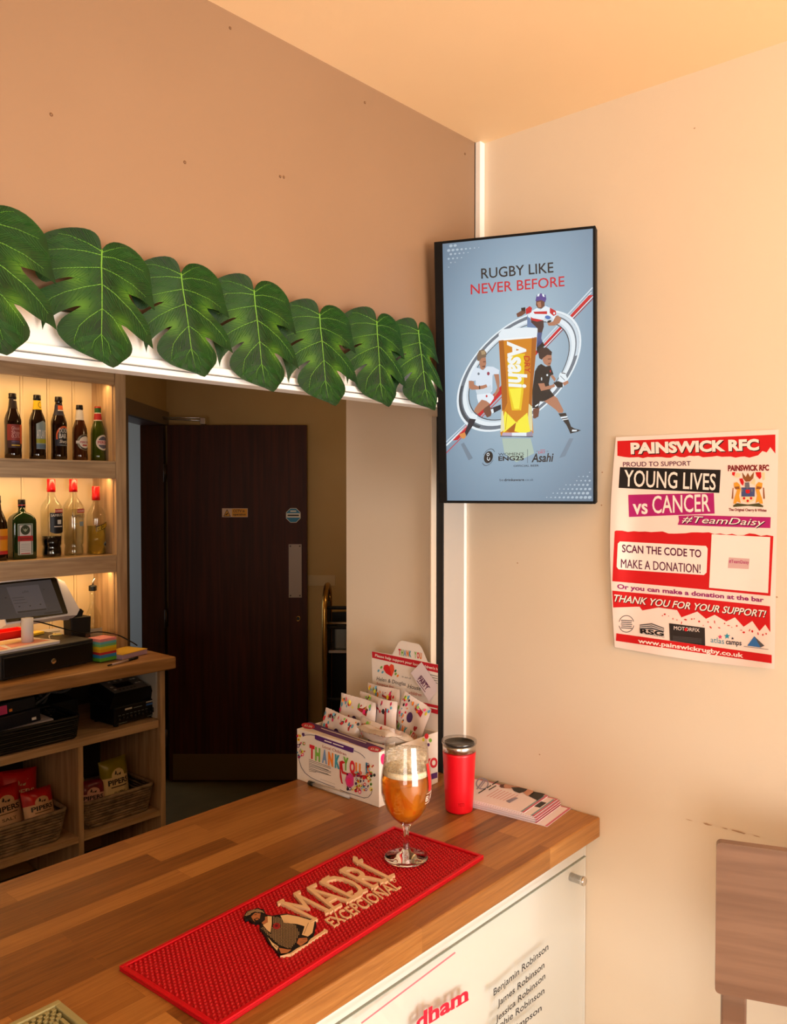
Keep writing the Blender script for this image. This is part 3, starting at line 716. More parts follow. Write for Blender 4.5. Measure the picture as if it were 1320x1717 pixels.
A.disc((617, 675), 18, 24, emi((150, 60, 80)), 8); A.disc((490, 678), 14, 18, G1, 8); A.disc((595, 970), 12, 16, RD, 8)
# player right
A.at(7.765, 820, 540)
for pts_, m, l in [([(575,1130),(662,1110),(645,1230),(600,1257),(575,1250)], SKd, 5), ([(720,1030),(850,960),(890,990),(972,1150),(960,1182),(908,1182),(870,1140)], SK, 6), ([(905,1190),(1002,1183),(1072,1365),(1040,1402),(1010,1340),(940,1250)], K, 7),
    ([(930,1236),(1018,1222),(1026,1242),(944,1256)], W1, 8), ([(952,1268),(1032,1255),(1036,1266),(960,1280)], W1, 8), ([(1040,1400),(1075,1362),(1110,1385),(1200,1410),(1150,1430),(1060,1452)], K, 8), ([(1085,1400),(1150,1405),(1140,1422),(1080,1425)], W1, 9),
    ([(680,545),(740,580),(800,565),(842,680),(800,700),(780,800),(800,890),(852,960),(740,1022),(705,1036),(665,1032),(640,1122),(566,1122),(565,900),(600,640),(640,570)], K, 6), ([(600,1090),(650,1060),(640,1085),(605,1105)], W1, 8),
    ([(640,800),(720,795),(735,840),(820,820),(850,800),(862,840),(790,872),(680,897)], SK, 8), ([(800,700),(835,690),(872,740),(855,777)], SK, 7), ([(840,790),(900,768),(962,790),(962,850),(890,852)], K, 10), ([(960,790),(1030,758),(1038,795),(980,832)], SK, 10),
    ([(700,470),(760,425),(815,430),(820,500),(800,562),(770,572),(720,542),(700,500)], SK, 8), ([(655,470),(640,380),(680,330),(760,333),(822,390),(815,432),(760,427),(702,470),(690,492)], emi((52,32,30)), 9), ([(765,476),(812,472),(812,486),(768,490)], SKd, 9), ([(770,535),(806,530),(800,545),(775,550)], SKd, 9)]: A.poly(pts_, m, l)
A.disc((965, 735), 52, 84, W1, 9, -.25, 18); A.line([(930, 700), (990, 760)], 8, G1, 10); A.line([(945, 660), (1000, 672)], 10, K, 10)
A.disc((760, 690), 12, 14, W1, 8); A.disc((800, 640), 7, 16, RD, 8); A.disc((686, 740), 8, 22, W2, 8)
# beer glass
B1 = emi((206, 128, 10)); B2 = emi((232, 196, 20)); B3 = emi((244, 232, 60)); B4 = emi((168, 92, 8))
A.poly([(128,150),(180,95),(300,78),(500,70),(632,80),(634,100),(625,195),(400,205),(128,240)], W1, 11); A.poly([(128,225),(400,200),(625,186),(625,205),(400,222),(128,245)], emi((240,246,248)), 12)
A.poly([(128,238),(400,208),(625,192),(604,500),(566,900),(560,1150),(580,1440),(562,1490),(162,1490),(148,1440),(170,1150),(160,800)], B1, 11)
A.poly([(560,200),(622,194),(602,500),(564,900),(556,1120),(520,1060),(540,700)], B4, 12); A.poly([(130,240),(190,232),(225,700),(240,1050),(200,1150),(170,1140),(160,800)], B4, 12)
A.poly([(240,420),(470,410),(450,900),(420,1150),(350,1150),(300,1150),(255,900)], B2, 12); A.poly([(265,870),(425,860),(395,1130),(330,1130)], B3, 13)
A.poly([(210,1160),(355,1305),(225,1415),(190,1440),(170,1300)], B3, 13); A.poly([(355,1305),(500,1180),(545,1440),(400,1440),(330,1420)], B3, 13); A.poly([(225,1415),(355,1305),(330,1430),(280,1440)], B4, 14); A.poly([(180,1440),(300,1440),(300,1495),(165,1490)], emi((186,166,190)), 14); A.poly([(300,1440),(490,1440),(490,1497),(300,1497)], W1, 14); A.poly([(490,1440),(560,1420),(578,1460),(550,1492),(490,1497)], emi((150,140,160)), 14)
A.poly([(165,1160),(185,1160),(205,1400),(165,1430),(150,1430)], emi((226,220,180)), 14); A.poly([(520,1060),(560,1100),(568,1420),(530,1400),(510,1250)], emi((220,212,160)), 13)
A.line([(148, 1486), (575, 1492)], 12, G2, 15); A.line([(240, 1160), (215, 1400)], 5, B4, 15); A.line([(395, 1140), (370, 1310)], 6, B1, 15)
A.text('Asahi', (246, 250), (268, 862), (470, 244), emi((238, 242, 240)), 15, .035, .12)
A.text('DRY', (455, 440), (470, 668), (526, 438), emi((190, 40, 10)), 15, .01, .1); A.text('SUPER', (532, 470), (542, 640), (552, 470), B4, 15)
# reflections and the small print
A.at(1, 0, 0)
A.poly([(842, 735), (890, 735), (896, 760), (866, 775), (846, 760)], emi((170, 190, 176)), 1)
A.poly([(773, 745), (778, 742), (793, 768), (786, 772)], emi((112, 130, 146)), 1); A.poly([(955, 735), (962, 735), (948, 765), (938, 768)], emi((112, 132, 150)), 1)
A.text('RUGBY LIKE', (807.3, 467.3), (928.4, 456.6), (806.8, 450.6), K, 3, .008); A.text('NEVER BEFORE', (789.6, 493.6), (946.9, 479.6), (789.3, 477.2), emi((196, 24, 44)), 3, .008)
A.at(6, 780, 730)
fe = lambda t_, k: (235 + k * (46 * math.cos(t_) + 22 * math.sin(t_) * -.9), 220 + k * 66 * math.sin(t_))
A.ring(fe, 1.3, 1.22, K, 3, 40, .3, 2.4); A.ring(fe, 1.3, 1.22, K, 3, 40, 3.4, 5.6); A.disc((235, 220), 44, 62, K, 3, .3, 24)
A.ring(lambda t_, k: (232 + 14 * k * math.cos(t_), 192 + 16 * k * math.sin(t_)), 1, .6, W1, 5, 18); A.ring(lambda t_, k: (236 + 15 * k * math.cos(t_), 232 + 22 * k * math.sin(t_)), 1, .65, W1, 5, 18, -.5, 4.)
A.text("WOMEN'S", (335, 205), (592, 199), (335, 178), K, 3, .008); A.text('ENG25', (336, 255), (592, 249), (335, 213), K, 3, .03)
A.line([(629, 140), (629, 278)], 4, G2, 3); A.text('Asahi', (668, 269), (888, 262), (672, 186), K, 3, .02, .15)
A.text('DRY', (738, 184), (808, 182), (738, 160), RD, 3); A.line([(757, 148), (805, 146)], 4, RD, 3); A.line([(718, 160), (732, 160)], 3, K, 3); A.line([(822, 160), (838, 160)], 3, K, 3)
A.text('OFFICIAL BEER', (488, 317), (743, 313), (488, 299), K, 3, .01)
A.text('be', (348, 460), (388, 460), (348, 436), G2, 3); A.text('drinkaware', (394, 460), (596, 458), (394, 436), K, 3, .02); A.text('.co.uk', (600, 458), (688, 457), (600, 434), G2, 3)
mb.obj('advert', dsp, label='rugby and beer advert picture')

# ================================================================== POSTER
pc = [atX(*p, -.0025) for p in ((1033, 733), (1306, 720), (1299, 1122), (1027, 1085))]
PNK = mat((246, 226, 218), .6, name='poster_paper')
pz1, pz0 = 1.757, 1.369
def bend(p):
    s_ = min(1, max(0, (-.30 - p.y) / .285)); b = max(0., min(1., (pz1 - p.z) / .385))
    return .0012 + .010 * math.exp(-(s_ / .10) ** 2) * (.25 + .75 * math.sin(b * 3.0) ** 2) + .007 * math.exp(-((1 - s_) / .12) ** 2) * b * b + .006 * max(0, b - .82) / .18 * (.4 + .6 * math.sin(s_ * 5) ** 2)
def pmap(x, y, l):
    p = atX(x, y, -.004); e = bend(p); p = atX(x, y, -e); return V((-e - l * LAY, p.y, p.z))
rp = random.Random(11)
mb = MB(); A = Art(mb, pmap, sub=9.)
vs = []; fs = []; NU, NV_ = 44, 52
for j in range(NV_ + 1):
    for i in range(NU + 1):
        a, b = i / NU, j / NV_
        l0 = V((1033, 733)).lerp(V((1027, 1085)), b); l0.x -= 7 * math.sin(min(1, b / .86) * math.pi) ; l0.x += 4 * max(0, b - .86) / .14
        q = l0.lerp(V((1306, 720)).lerp(V((1299, 1122)), b), a); q.y += 6 * math.sin(a * math.pi) * b * (1 if a < .9 else .6) * .6
        vs.append(A.P(q, 0))
mb.add(vs, [(j * (NU + 1) + i, j * (NU + 1) + i + 1, (j + 1) * (NU + 1) + i + 1, (j + 1) * (NU + 1) + i) for j in range(NV_) for i in range(NU)], PNK, True)
PR = mat((206, 14, 22), .55); PW = mat((250, 236, 230), .55); PM = mat((176, 24, 112), .55); PK = mat((18, 14, 16), .55); PV = mat((92, 22, 66), .55); PDR = mat((120, 10, 20), .55)
A.at(4.125, 1000, 700)
A.poly([(147, 163), (420, 152), (700, 141), (1240, 118), (1240, 250), (1205, 205), (1180, 242), (1150, 232), (1120, 262), (1060, 278)] + [(1060 - i * 32, 270 + rp.uniform(-7, 9) + (10 if i > 20 else 0)) for i in range(1, 28)] + [(147, 265)], PR, 1)
for dx, m, l in ((6, PK, 2), (0, PW, 3)): A.text('PAINSWICK RFC', (240 + dx, 249 + dx), (1128 + dx, 222 + dx), (238 + dx, 180 + dx), m, l, .05)
A.text('PROUD TO SUPPORT', (186, 340), (655, 333), (186, 309), PV, 2, .01)
A.poly([(165, 343), (862, 362), (852, 522), (155, 487)], PK, 1); A.text('YOUNG LIVES', (192, 474), (826, 502), (196, 364), PW, 2, .01)
A.poly([(223, 535), (815, 522), (820, 665), (228, 688)], PM, 2); A.text('vs', (255, 668), (358, 664), (252, 568), PW, 3, .02); A.text('CANCER', (390, 662), (790, 648), (388, 545), PW, 3, .01)
A.poly([(570, 680), (700, 676), (1208, 690), (1205, 765), (800, 752), (565, 742), (575, 712)], PM, 2)
for dx, m, l in ((5, PK, 3), (0, PW, 4)): A.text('#TeamDaisy', (594 + dx, 725 + dx), (1166 + dx, 748 + dx), (598 + dx, 680 + dx), m, l, 0, .25)
# crest
A.at(11, 1200, 740); CY = mat((226, 160, 50), .55); CB = mat((70, 80, 130), .55); CG = mat((74, 74, 40), .55); CBr = mat((140, 84, 40), .55); CC = mat((240, 214, 170), .55); CGy = mat((110, 110, 120), .55)
A.text('PAINSWICK RFC', (232, 545), (990, 535), (232, 448), PDR, 2, .05)
A.text('The Original Cherry & Whites', (248, 1282), (945, 1296), (248, 1234), PDR, 2, .03)
for pts_, m, l in [([(495,570),(560,660),(600,580),(640,660),(715,560),(700,680),(640,740),(560,745),(510,680)], CBr, 2), ([(310,570),(370,565),(350,640),(310,620)], PR, 2), ([(740,570),(840,565),(850,660),(820,700),(760,640)], PR, 2), ([(350,650),(400,580),(470,600),(450,660),(390,670)], CC, 2), ([(440,690),(500,680),(530,750),(510,820),(470,780)], PR, 2), ([(640,770),(720,680),(740,720),(730,810),(690,790)], CC, 2), ([(850,580),(910,570),(915,700),(880,720),(870,640)], CC, 2),
    ([(545,760),(625,755),(635,850),(590,880),(545,840)], CGy, 3), ([(480,850),(730,850),(725,1020),(480,1020)], CB, 2), ([(480,1020),(722,1020),(715,1090),(600,1150),(485,1090)], CC, 2), ([(560,890),(635,890),(640,950),(600,965),(560,950)], PR, 3),
    ([(340,770),(400,750),(450,800),(470,880),(440,1000),(470,1140),(400,1110),(380,1150),(330,1150),(350,1050),(400,900),(350,860)], CY, 2), ([(870,770),(800,750),(750,800),(740,880),(770,1000),(740,1140),(800,1110),(820,1150),(880,1150),(860,1050),(810,900),(860,860)], CY, 2), ([(355,840),(440,830),(450,880),(370,880)], CBr, 3), ([(765,830),(850,840),(840,880),(755,880)], CBr, 3), ([(320,860),(335,860),(330,1060),(300,1060)], CBr, 2), ([(880,850),(900,860),(915,1060),(885,1060)], CBr, 2),
    ([(330,1180),(400,1140),(600,1165),(800,1140),(890,1190),(880,1215),(600,1190),(330,1212)], CG, 3)]: A.poly(pts_, m, l)
for p in ((530, 1050), (660, 1050), (598, 1098)): A.disc(p, 24, 24, PR, 3)
A.disc((495, 905), 14, 30, CGy, 3); A.disc((675, 905), 16, 30, CGy, 3)
# lower half
A.at(4.125, 1000, 880)
A.poly([(128, 45)] + [(140 + i * 40, 40 + i * 1.2 + rp.uniform(-9, 9)) for i in range(27)] + [(1226, 78), (1205, 492), (900, 462), (500, 424), (112, 390)], PR, 1)
A.poly([(165, 115), (760, 146), (772, 165), (764, 330), (745, 347), (155, 308), (142, 290), (150, 130)], PW, 2)
A.text('SCAN THE CODE TO', (180, 188), (728, 225), (180, 137), PV, 3, .02); A.text('MAKE A DONATION!', (172, 296), (722, 334), (172, 236), PV, 3, .02)
A.poly([(800, 65), (1205, 85), (1190, 472), (782, 435)], PW, 3)
A.poly([(920, 225), (1062, 235), (1056, 306), (912, 298)], mat((214, 176, 176), .55), 4); A.text('#TeamDaisy', (920, 262), (1058, 270), (920, 240), PM, 5, .01)
A.text('Or you can make a donation at the bar', (146, 440), (1160, 534), (146, 410), mat((150, 24, 110), .55), 2, .03)
A.poly([(112, 455), (660, 505), (1203, 563), (1205, 742), (1170, 690), (1130, 735), (1080, 665), (1020, 705), (960, 640), (900, 668), (820, 622), (760, 650), (700, 600), (590, 640), (560, 590), (430, 572), (320, 592), (300, 566), (118, 572)], PR, 1)
for dx, m, l in ((4, PK, 2), (0, PW, 3)): A.text('THANK YOU FOR YOUR SUPPORT!', (120 + dx, 528 + dx), (1172 + dx, 640 + dx), (126 + dx, 482 + dx), m, l, .015, .2)
for k in range(26): A.disc((450 + k * 29 + rp.uniform(-9, 9), 610 + k * 4.6 + rp.uniform(0, 46)), rp.uniform(3, 12), rp.uniform(2, 7), PR, 2, rp.uniform(0, 2), 7)
GY = mat((90, 88, 92), .55)
A.ring(lambda t_, k: (210 + 54 * k * math.cos(t_), 685 + 60 * k * math.sin(t_)), 1, .92, GY, 2, 30, .2, 2.9); A.ring(lambda t_, k: (210 + 54 * k * math.cos(t_), 685 + 60 * k * math.sin(t_)), 1, .92, GY, 2, 30, 3.4, 6.)
for k in range(5): A.line([(172 + 3 * (k % 2), 660 + 13 * k), (250 - 4 * (k % 2), 664 + 13 * k)], 6, GY, 2)
A.poly([(302, 690), (385, 680), (470, 712), (470, 740), (385, 722), (302, 722)], GY, 2); A.line([(305, 700), (385, 692), (468, 722)], 4, PW, 3); A.line([(305, 712), (385, 706), (468, 732)], 4, PW, 3)
A.text('RSG', (305, 748), (470, 768), (303, 718), PK, 4, .04); A.text('STRUCTURES LTD', (312, 752), (472, 782), (312, 742), GY, 2)
A.poly([(505, 680), (752, 712), (755, 836), (510, 800)], mat((40, 34, 34), .5), 2); A.text('MOTORFIX', (538, 725), (716, 742), (538, 700), PW, 3, .008); A.disc((622, 724), 11, 12, PR, 4)
for k in range(4): A.line([(530, 770 + 9 * k), (730, 790 + 9 * k)], 2.5, GY, 3)
A.text('atlas', (792, 812), (886, 824), (792, 775), mat((40, 140, 170), .55), 2); A.text('camps', (898, 824), (1006, 834), (898, 790), mat((30, 34, 60), .55), 2, .02)
def star(c, r, m): A.poly([(c[0] + (r if k % 2 == 0 else r * .45) * math.sin(k * math.pi / 5), c[1] - (r if k % 2 == 0 else r * .45) * math.cos(k * math.pi / 5)) for k in range(10)], m, 2)
star((858, 775), 17, mat((220, 60, 110), .55)); star((906, 770), 22, mat((40, 150, 180), .55)); star((944, 786), 11, mat((30, 34, 60), .55))
A.poly([(1046, 836), (1094, 770), (1138, 848)], mat((50, 110, 180), .55), 2); A.poly([(1094, 770), (1164, 836), (1138, 848)], GY, 2); A.line([(1022, 840), (1192, 862)], 3, GY, 2)
A.poly([(140, 750), (1215, 900), (1215, 958), (137, 802)], PR, 2); A.text('www.painswickrugby.co.uk', (290, 815), (1018, 918), (290, 786), PW, 3, .025)
tag(mb.obj('wall_poster'), 'pink and red charity poster headed PAINSWICK RFC pinned to the cream wall', 'poster')

# ================================================================== BOTTLES
def bottle(name, label, cat, px, Y, z, h, prof, glass, capm, caph, capr, group, solid=True, wall=.0035, liquid=None, level=.5, seg=36, sx=1., sy=1., X=None):
    """prof: (radius, height fraction of h) of the outer surface"""
    x = X if X is not None else atY(px, 750, Y).x
    c = V((x, Y, z)); r = thing(name, label, cat, c, group)
    P = [(a, b * h) for a, b in prof]
    mb = MB()
    if solid: mb.lathe([(0, 0)] + P + [(0, P[-1][1])], glass, c, seg, sx=sx, sy=sy)
    else:
        mb.lathe([(0, .0)] + P, glass, c, seg, sx=sx, sy=sy); mb.lathe([(max(a - wall, .002), b + (.004 if i == 0 else 0)) for i, (a, b) in enumerate(P)], glass, c, seg, sx=sx, sy=sy)
    mb.obj('glass_body', r)
    if liquid:
        L = [(0, .005)]; zl = level * h
        for (a0, b0), (a1, b1) in zip(P[:-1], P[1:]):
            if b0 < zl: L.append((max(a0 - wall - .0005, .002), max(b0, .006)))
            if b0 < zl <= b1: L.append((max(a0 + (a1 - a0) * (zl - b0) / max(1e-6, b1 - b0) - wall - .0005, .002), zl))
        L.append((0, zl)); MB().lathe(L, liquid, c, seg, sx=sx, sy=sy).obj('liquid', r)
    if capm:
        mb = MB()
        mb.lathe([(0, h - caph), (capr * 1.05, h - caph), (capr * 1.05, h - caph * .7), (capr, h - caph * .6), (capr, h - .002), (capr * .9, h), (0, h)], capm, c, 24); mb.obj('cap', r)
    return r, c
def rad(prof, h, z):
    for (a0, b0), (a1, b1) in zip(prof[:-1], prof[1:]):
        if b0 * h <= z <= b1 * h: return a0 + (a1 - a0) * (z - b0 * h) / max(1e-6, (b1 - b0) * h)
    return prof[-1][0]
def surfmap(c, prof, h, a0=0., base=.0005):
    rm = max(rad(prof, h, h * .35), .01)
    def f(u, v, l):
        rr = rad(prof, h, v) + base + l * .00025; a = a0 + u / rm; return V((c[0] + rr * math.sin(a), c[1] - rr * math.cos(a), c[2] + v))
    return f
BR_ = mat((26, 9, 4), .06, spec=.6, coat=.3, name='brown_bottle_glass'); AMB = mat((62, 26, 8), .06, spec=.6, coat=.3, name='amber_bottle_glass'); GRN = mat((52, 66, 10), .06, spec=.6, coat=.3, name='green_bottle_glass')
B500 = [(.029, 0), (.0325, .012), (.0325, .10), (.0318, .12), (.0318, .50), (.0325, .56), (.0315, .61), (.027, .67), (.0195, .74), (.0165, .80), (.0145, .88), (.0132, .93), (.0142, .935), (.0142, .955), (.0130, .96), (.0130, 1.)]
B330 = [(.028, 0), (.0315, .012), (.0315, .12), (.0308, .14), (.0308, .50), (.029, .58), (.0235, .66), (.0175, .74), (.0155, .82), (.0135, .90), (.0132, .93), (.0140, .935), (.0140, .955), (.0128, .96), (.0128, 1.)]
CAPS = mat((24, 20, 20), .3, .4)
G1_ = 'beer bottles on the top lit shelf'
YB = 2.405; Z1 = 1.7822; Z2 = 1.3722
def patch(a, u0, u1, v0, v1, m, l=1, nu=10, nv=4): a.grid([(u0, v1), (u1, v1), (u1, v0), (u0, v0)], m, l, nu, nv)
def sub_label(r, c, prof, h, fn, name='label', a0=0.):
    mb = MB(); a = Art(mb, surfmap(c, prof, h, a0)); fn(a); mb.obj(name, r)
cr = mat((226, 214, 196), .5); whb = mat((214, 206, 196), .5); blk_ = mat((18, 16, 18), .45); rdl = mat((176, 34, 34), .5); org = mat((214, 92, 40), .5); yl = mat((232, 190, 20), .5); pur = mat((92, 62, 96), .5); gy = mat((136, 150, 150), .4); olv = mat((150, 150, 30), .5); bl_g = mat((84, 104, 122), .5)
r, c = bottle('beer_bottle', 'brown beer bottle with dusky red Ghost label, first on the top shelf', 'bottle', 22, YB, Z1, .268, B500, BR_, CAPS, .022, .0148, G1_)
def f(a):
    patch(a, -.036, .036, .045, .140, mat((52, 26, 34), .5), 1); patch(a, -.036, .036, .075, .140, mat((134, 44, 38), .5), 2); patch(a, .016, .036, .062, .140, org, 3)
    for s_, y in (('Ghost', .118), ('Ship', .101), ('0.5%', .086)): a.text(s_, (-.018, y), (.013, y), (-.018, y + .013), mat((206, 150, 140), .5), 4)
    patch(a, -.018, .012, .068, .072, pur, 4, 6, 1); patch(a, -.018, .016, .054, .057, yl, 4, 6, 1)
sub_label(r, c, B500, .268, f)
sub_label(r, c, B500, .268, lambda a: (patch(a, -.03, .03, .205, .245, mat((38, 26, 22), .4), 1, 10, 4), patch(a, -.006, .03, .238, .241, cr, 2, 6, 1)), 'neck_label')
r, c = bottle('beer_bottle', 'brown beer bottle with yellow neck label and silver Atlantic label', 'bottle', 63, YB, Z1, .270, B500, BR_, CAPS, .022, .0148, G1_)
def f(a):
    a.grid([(-.018, .148), (.010, .162), (.010, .044), (-.018, .044)], gy, 1, 5, 6); a.grid([(.010, .162), (.038, .148), (.038, .044), (.010, .044)], gy, 1, 5, 6)
    a.text('ATLANTIC', (-.016, .090), (.036, .090), (-.016, .122), whb, 3, .02); patch(a, -.018, .038, .068, .086, olv, 2); patch(a, -.018, .038, .046, .064, bl_g, 2)
sub_label(r, c, B500, .270, f)
sub_label(r, c, B500, .270, lambda a: (patch(a, -.09, .09, .208, .246, yl, 1, 24, 5), a.disc((.012, .228), .018, .012, blk_, 2, 0, 14, 2), a.disc((.012, .228), .015, .010, yl, 3, 0, 14, 2)), 'neck_label')
r, c = bottle('beer_bottle', 'brown beer bottle with orange arched DOOM BAR label', 'bottle', 99, YB, Z1, .270, B500, BR_, CAPS, .022, .0148, G1_)
def f(a):
    cx = .008
    a.ring(lambda t, k: (cx + .034 * k * math.cos(t), .100 + .045 * k * math.sin(t)), 1.0, .82, org, 2, 30, -.1, math.pi + .3)
    a.disc((cx, .100), .028, .038, blk_, 1, 0, 20, 4); patch(a, -.030, .036, .060, .100, mat((30, 28, 44), .5), 1)
    a.text('DOOM', (-.014, .116), (.028, .116), (-.014, .135), whb, 4, .025); a.text('BAR', (-.014, .093), (.018, .093), (-.014, .112), whb, 4, .025)
    a.text("Sharp's", (-.012, .073), (.028, .073), (-.012, .086), cr, 4, .01, .2); patch(a, -.010, .026, .062, .0645, gy, 3, 6, 1)
sub_label(r, c, B500, .270, f)
sub_label(r, c, B500, .270, lambda a: (patch(a, -.09, .09, .190, .236, mat((34, 32, 52), .5), 1, 24, 5), patch(a, -.02, .05, .214, .232, org, 2, 10, 3), patch(a, -.02, .05, .209, .213, whb, 2, 10, 1)), 'neck_label')
r, c = bottle('beer_bottle', 'small amber beer bottle with pale neck foil and silver oval label', 'bottle', 134, YB, Z1, .242, B330, AMB, CAPS, .019, .0142, G1_)
def f(a):
    a.disc((.010, .080), .036, .036, mat((120, 112, 92), .35, .5), 1, 0, 24, 5); a.disc((.010, .080), .030, .031, blk_, 2, 0, 24, 5); a.disc((.010, .080), .028, .026, cr, 3, 0, 24, 5)
    patch(a, -.030, .04, .074, .086, whb, 4); a.text('PERONI', (-.014, .076), (.030, .076), (-.014, .084), rdl, 5, .02); patch(a, -.004, .018, .064, .070, rdl, 4, 5, 1)
sub_label(r, c, B330, .242, f); sub_label(r, c, B330, .242, lambda a: patch(a, -.10, .10, .176, .220, whb, 1, 24, 6), 'neck_label')
r, c = bottle('beer_bottle', 'small green beer bottle with red neck band and white diamond label', 'bottle', 164.5, YB, Z1, .242, B330, GRN, mat((150, 40, 24), .35), .008, .0142, G1_)
def f(a):
    a.disc((.010, .082), .034, .034, cr, 1, 0, 22, 5); a.disc((.010, .082), .026, .027, mat((90, 90, 104), .5), 2, 0, 20, 4); patch(a, -.020, .040, .072, .092, mat((222, 196, 190), .5), 3)
    a.text('PERONI', (-.016, .077), (.036, .077), (-.016, .088), rdl, 4, .02)
sub_label(r, c, B330, .242, f)
sub_label(r, c, B330, .242, lambda a: (patch(a, -.10, .10, .182, .212, rdl, 1, 24, 5), patch(a, -.10, .10, .178, .182, cr, 2, 24, 1), patch(a, -.10, .10, .210, .214, cr, 2, 24, 1), patch(a, -.10, .10, .214, .234, mat((40, 90, 30), .35), 1, 24, 4)), 'neck_label')
# lower shelf: spirits
G2_ = 'spirit bottles on the middle lit shelf'
SPR = [(.036, 0), (.040, .008), (.041, .05), (.0395, .11), (.0372, .135), (.041, .165), (.0445, .40), (.0445, .60), (.041, .655), (.031, .705), (.020, .75), (.0155, .80), (.0145, .87), (.0145, .90), (.0152, 1.)]
RC = mat((206, 20, 22), .3); DARKL = mat((8, 6, 12), .08, spec=.6)
r, c = bottle('liqueur_bottle', 'brown liqueur bottle with orange and yellow label at the end of the middle shelf', 'bottle', -7, YB - .01, Z2, .262, [(.036, 0), (.039, .02), (.039, .10), (.0375, .13), (.039, .45), (.037, .58), (.029, .68), (.018, .78), (.0145, .9), (.0145, 1.)], BR_, CAPS, .03, .0155, G2_)
PK_ = [(.036, 0), (.039, .02), (.039, .10), (.0375, .13), (.039, .45), (.037, .58), (.029, .68), (.018, .78), (.0145, .9), (.0145, 1.)]
sub_label(r, c, PK_, .262, lambda a: (patch(a, -.05, .05, .034, .128, mat((214, 136, 20), .5), 1), patch(a, -.05, .05, .026, .040, rdl, 2), patch(a, -.05, .05, .085, .100, mat((190, 84, 20), .5), 2)))
# square green bottle
x = atY(37, 900, YB).x; c = V((x, YB, Z2)); r = thing('liqueur_bottle', 'square dark green liqueur bottle with white bordered label and stag crest', 'bottle', c, G2_)
def rrect(wx, wy, rr, n=6):
    o = []
    for sx_, sy_, a0 in ((1, 1, 0), (-1, 1, 90), (-1, -1, 180), (1, -1, 270)):
        for k in range(n + 1):
            a = math.radians(a0 + 90 * k / n); o.append((sx_ * (wx - rr) + rr * math.cos(a), sy_ * (wy - rr) + rr * math.sin(a)))
    return o
def loft(mb, secs, m, c, smooth=True):
    n = len(secs[0][0]); vs = []
    for o, z in secs: vs += [(c[0] + p[0], c[1] + p[1], c[2] + z) for p in o]
    fs = [(j * n + i, j * n + (i + 1) % n, (j + 1) * n + (i + 1) % n, (j + 1) * n + i) for j in range(len(secs) - 1) for i in range(n)]
    fs += [tuple(range(n))[::-1], tuple((len(secs) - 1) * n + i for i in range(n))]
    return mb.add(vs, fs, m, smooth)
GJ = mat((14, 40, 12), .05, spec=.6, coat=.4, name='dark_green_bottle_glass')
mb = MB(); loft(mb, [(rrect(.047, .030, .008), 0), (rrect(.049, .032, .009), .004), (rrect(.049, .032, .009), .150), (rrect(.0485, .0315, .012), .162), (rrect(.044, .029, .016), .174), (rrect(.032, .024, .02), .186), (rrect(.018, .018, .0178), .192), (rrect(.0145, .0145, .0144), .198), (rrect(.0135, .0135, .0134), .215)], GJ, c); mb.obj('glass_body', r)
mb = MB(); mb.lathe([(.0142, .212), (.0148, .214), (.0148, .243), (.013, .245), (0, .245)], CAPS, c); mb.lathe([(.0150, .220), (.0150, .223)], rdl, c); mb.obj('cap', r)
mb = MB(); a = Art(mb, lambda u, v, l: V((c.x + u, c.y - .0322 - l * .0003, c.z + v)))
for q, m, l in (((-.032, .030, .018, .146), mat((170, 176, 160), .5), 1), ((-.028, .026, .021, .143), mat((40, 70, 50), .5), 2), ((-.025, .023, .022, .140), mat((206, 196, 190), .5), 3), ((-.032, .030, .074, .096), rdl, 4), ((-.020, .018, .022, .025), rdl, 4)): patch(a, q[0], q[1], q[2], q[3], m, l, 1, 1)
a.disc((-.001, .120), .0195, .020, mat((54, 60, 36), .5), 4, 0, 22); a.poly([(-.013, .130), (-.008, .118), (-.001, .112), (.006, .118), (.011, .130), (.004, .122), (-.001, .126), (-.006, .122)], mat((150, 156, 130), .5), 5)
a.text('Jägermeister', (-.027, .081), (.025, .081), (-.027, .091), mat((70, 40, 16), .5), 5, .01)
for k in range(5): a.line([(-.020, .062 - k * .007), (.018, .062 - k * .007)], .0018, gy, 4)
mb.obj('label', r)
TG = thin_glass('bottle_glass', (.97, .97, .94)); HL = .330
r, c = bottle('spirit_bottle', 'clear sambuca bottle with red cap and black label, half full of black liqueur', 'bottle', 85, YB, Z2, HL, SPR, TG, RC, .055, .0165, G2_, solid=False, liquid=DARKL, level=.27)
sub_label(r, c, SPR, HL, lambda a: (patch(a, -.026, .040, .108, .188, blk_, 1), a.disc((.008, .110), .033, .010, blk_, 2, 0, 16, 3), patch(a, -.006, .040, .188, .204, rdl, 2), a.text('LUXARDO', (-.004, .192), (.037, .192), (-.004, .200), cr, 4, .02), a.text('SAMBUCA', (-.022, .172), (.036, .174), (-.022, .182), cr, 4, .02), patch(a, .004, .022, .140, .158, whb, 3), patch(a, -.010, .030, .128, .132, whb, 3)))
r, c = bottle('spirit_bottle', 'clear sambuca bottle with red cap, full of clear liqueur', 'bottle', 122, YB, Z2, HL, SPR, TG, RC, .055, .0165, G2_, solid=False, liquid=thin_glass('clear_liquid', (.95, .94, .88)), level=.62)
sub_label(r, c, SPR, HL, lambda a: (patch(a, -.006, .040, .186, .202, rdl, 2), a.text('LUXARDO', (-.004, .190), (.037, .190), (-.004, .198), cr, 4, .02), a.text('SAMBUCA', (-.026, .164), (.040, .166), (-.026, .178), mat((90, 70, 60), .5), 4, .02), patch(a, .004, .026, .128, .148, gy, 3), patch(a, -.020, .0, .138, .140, gy, 3), patch(a, -.004, .026, .158, .160, gy, 3)))
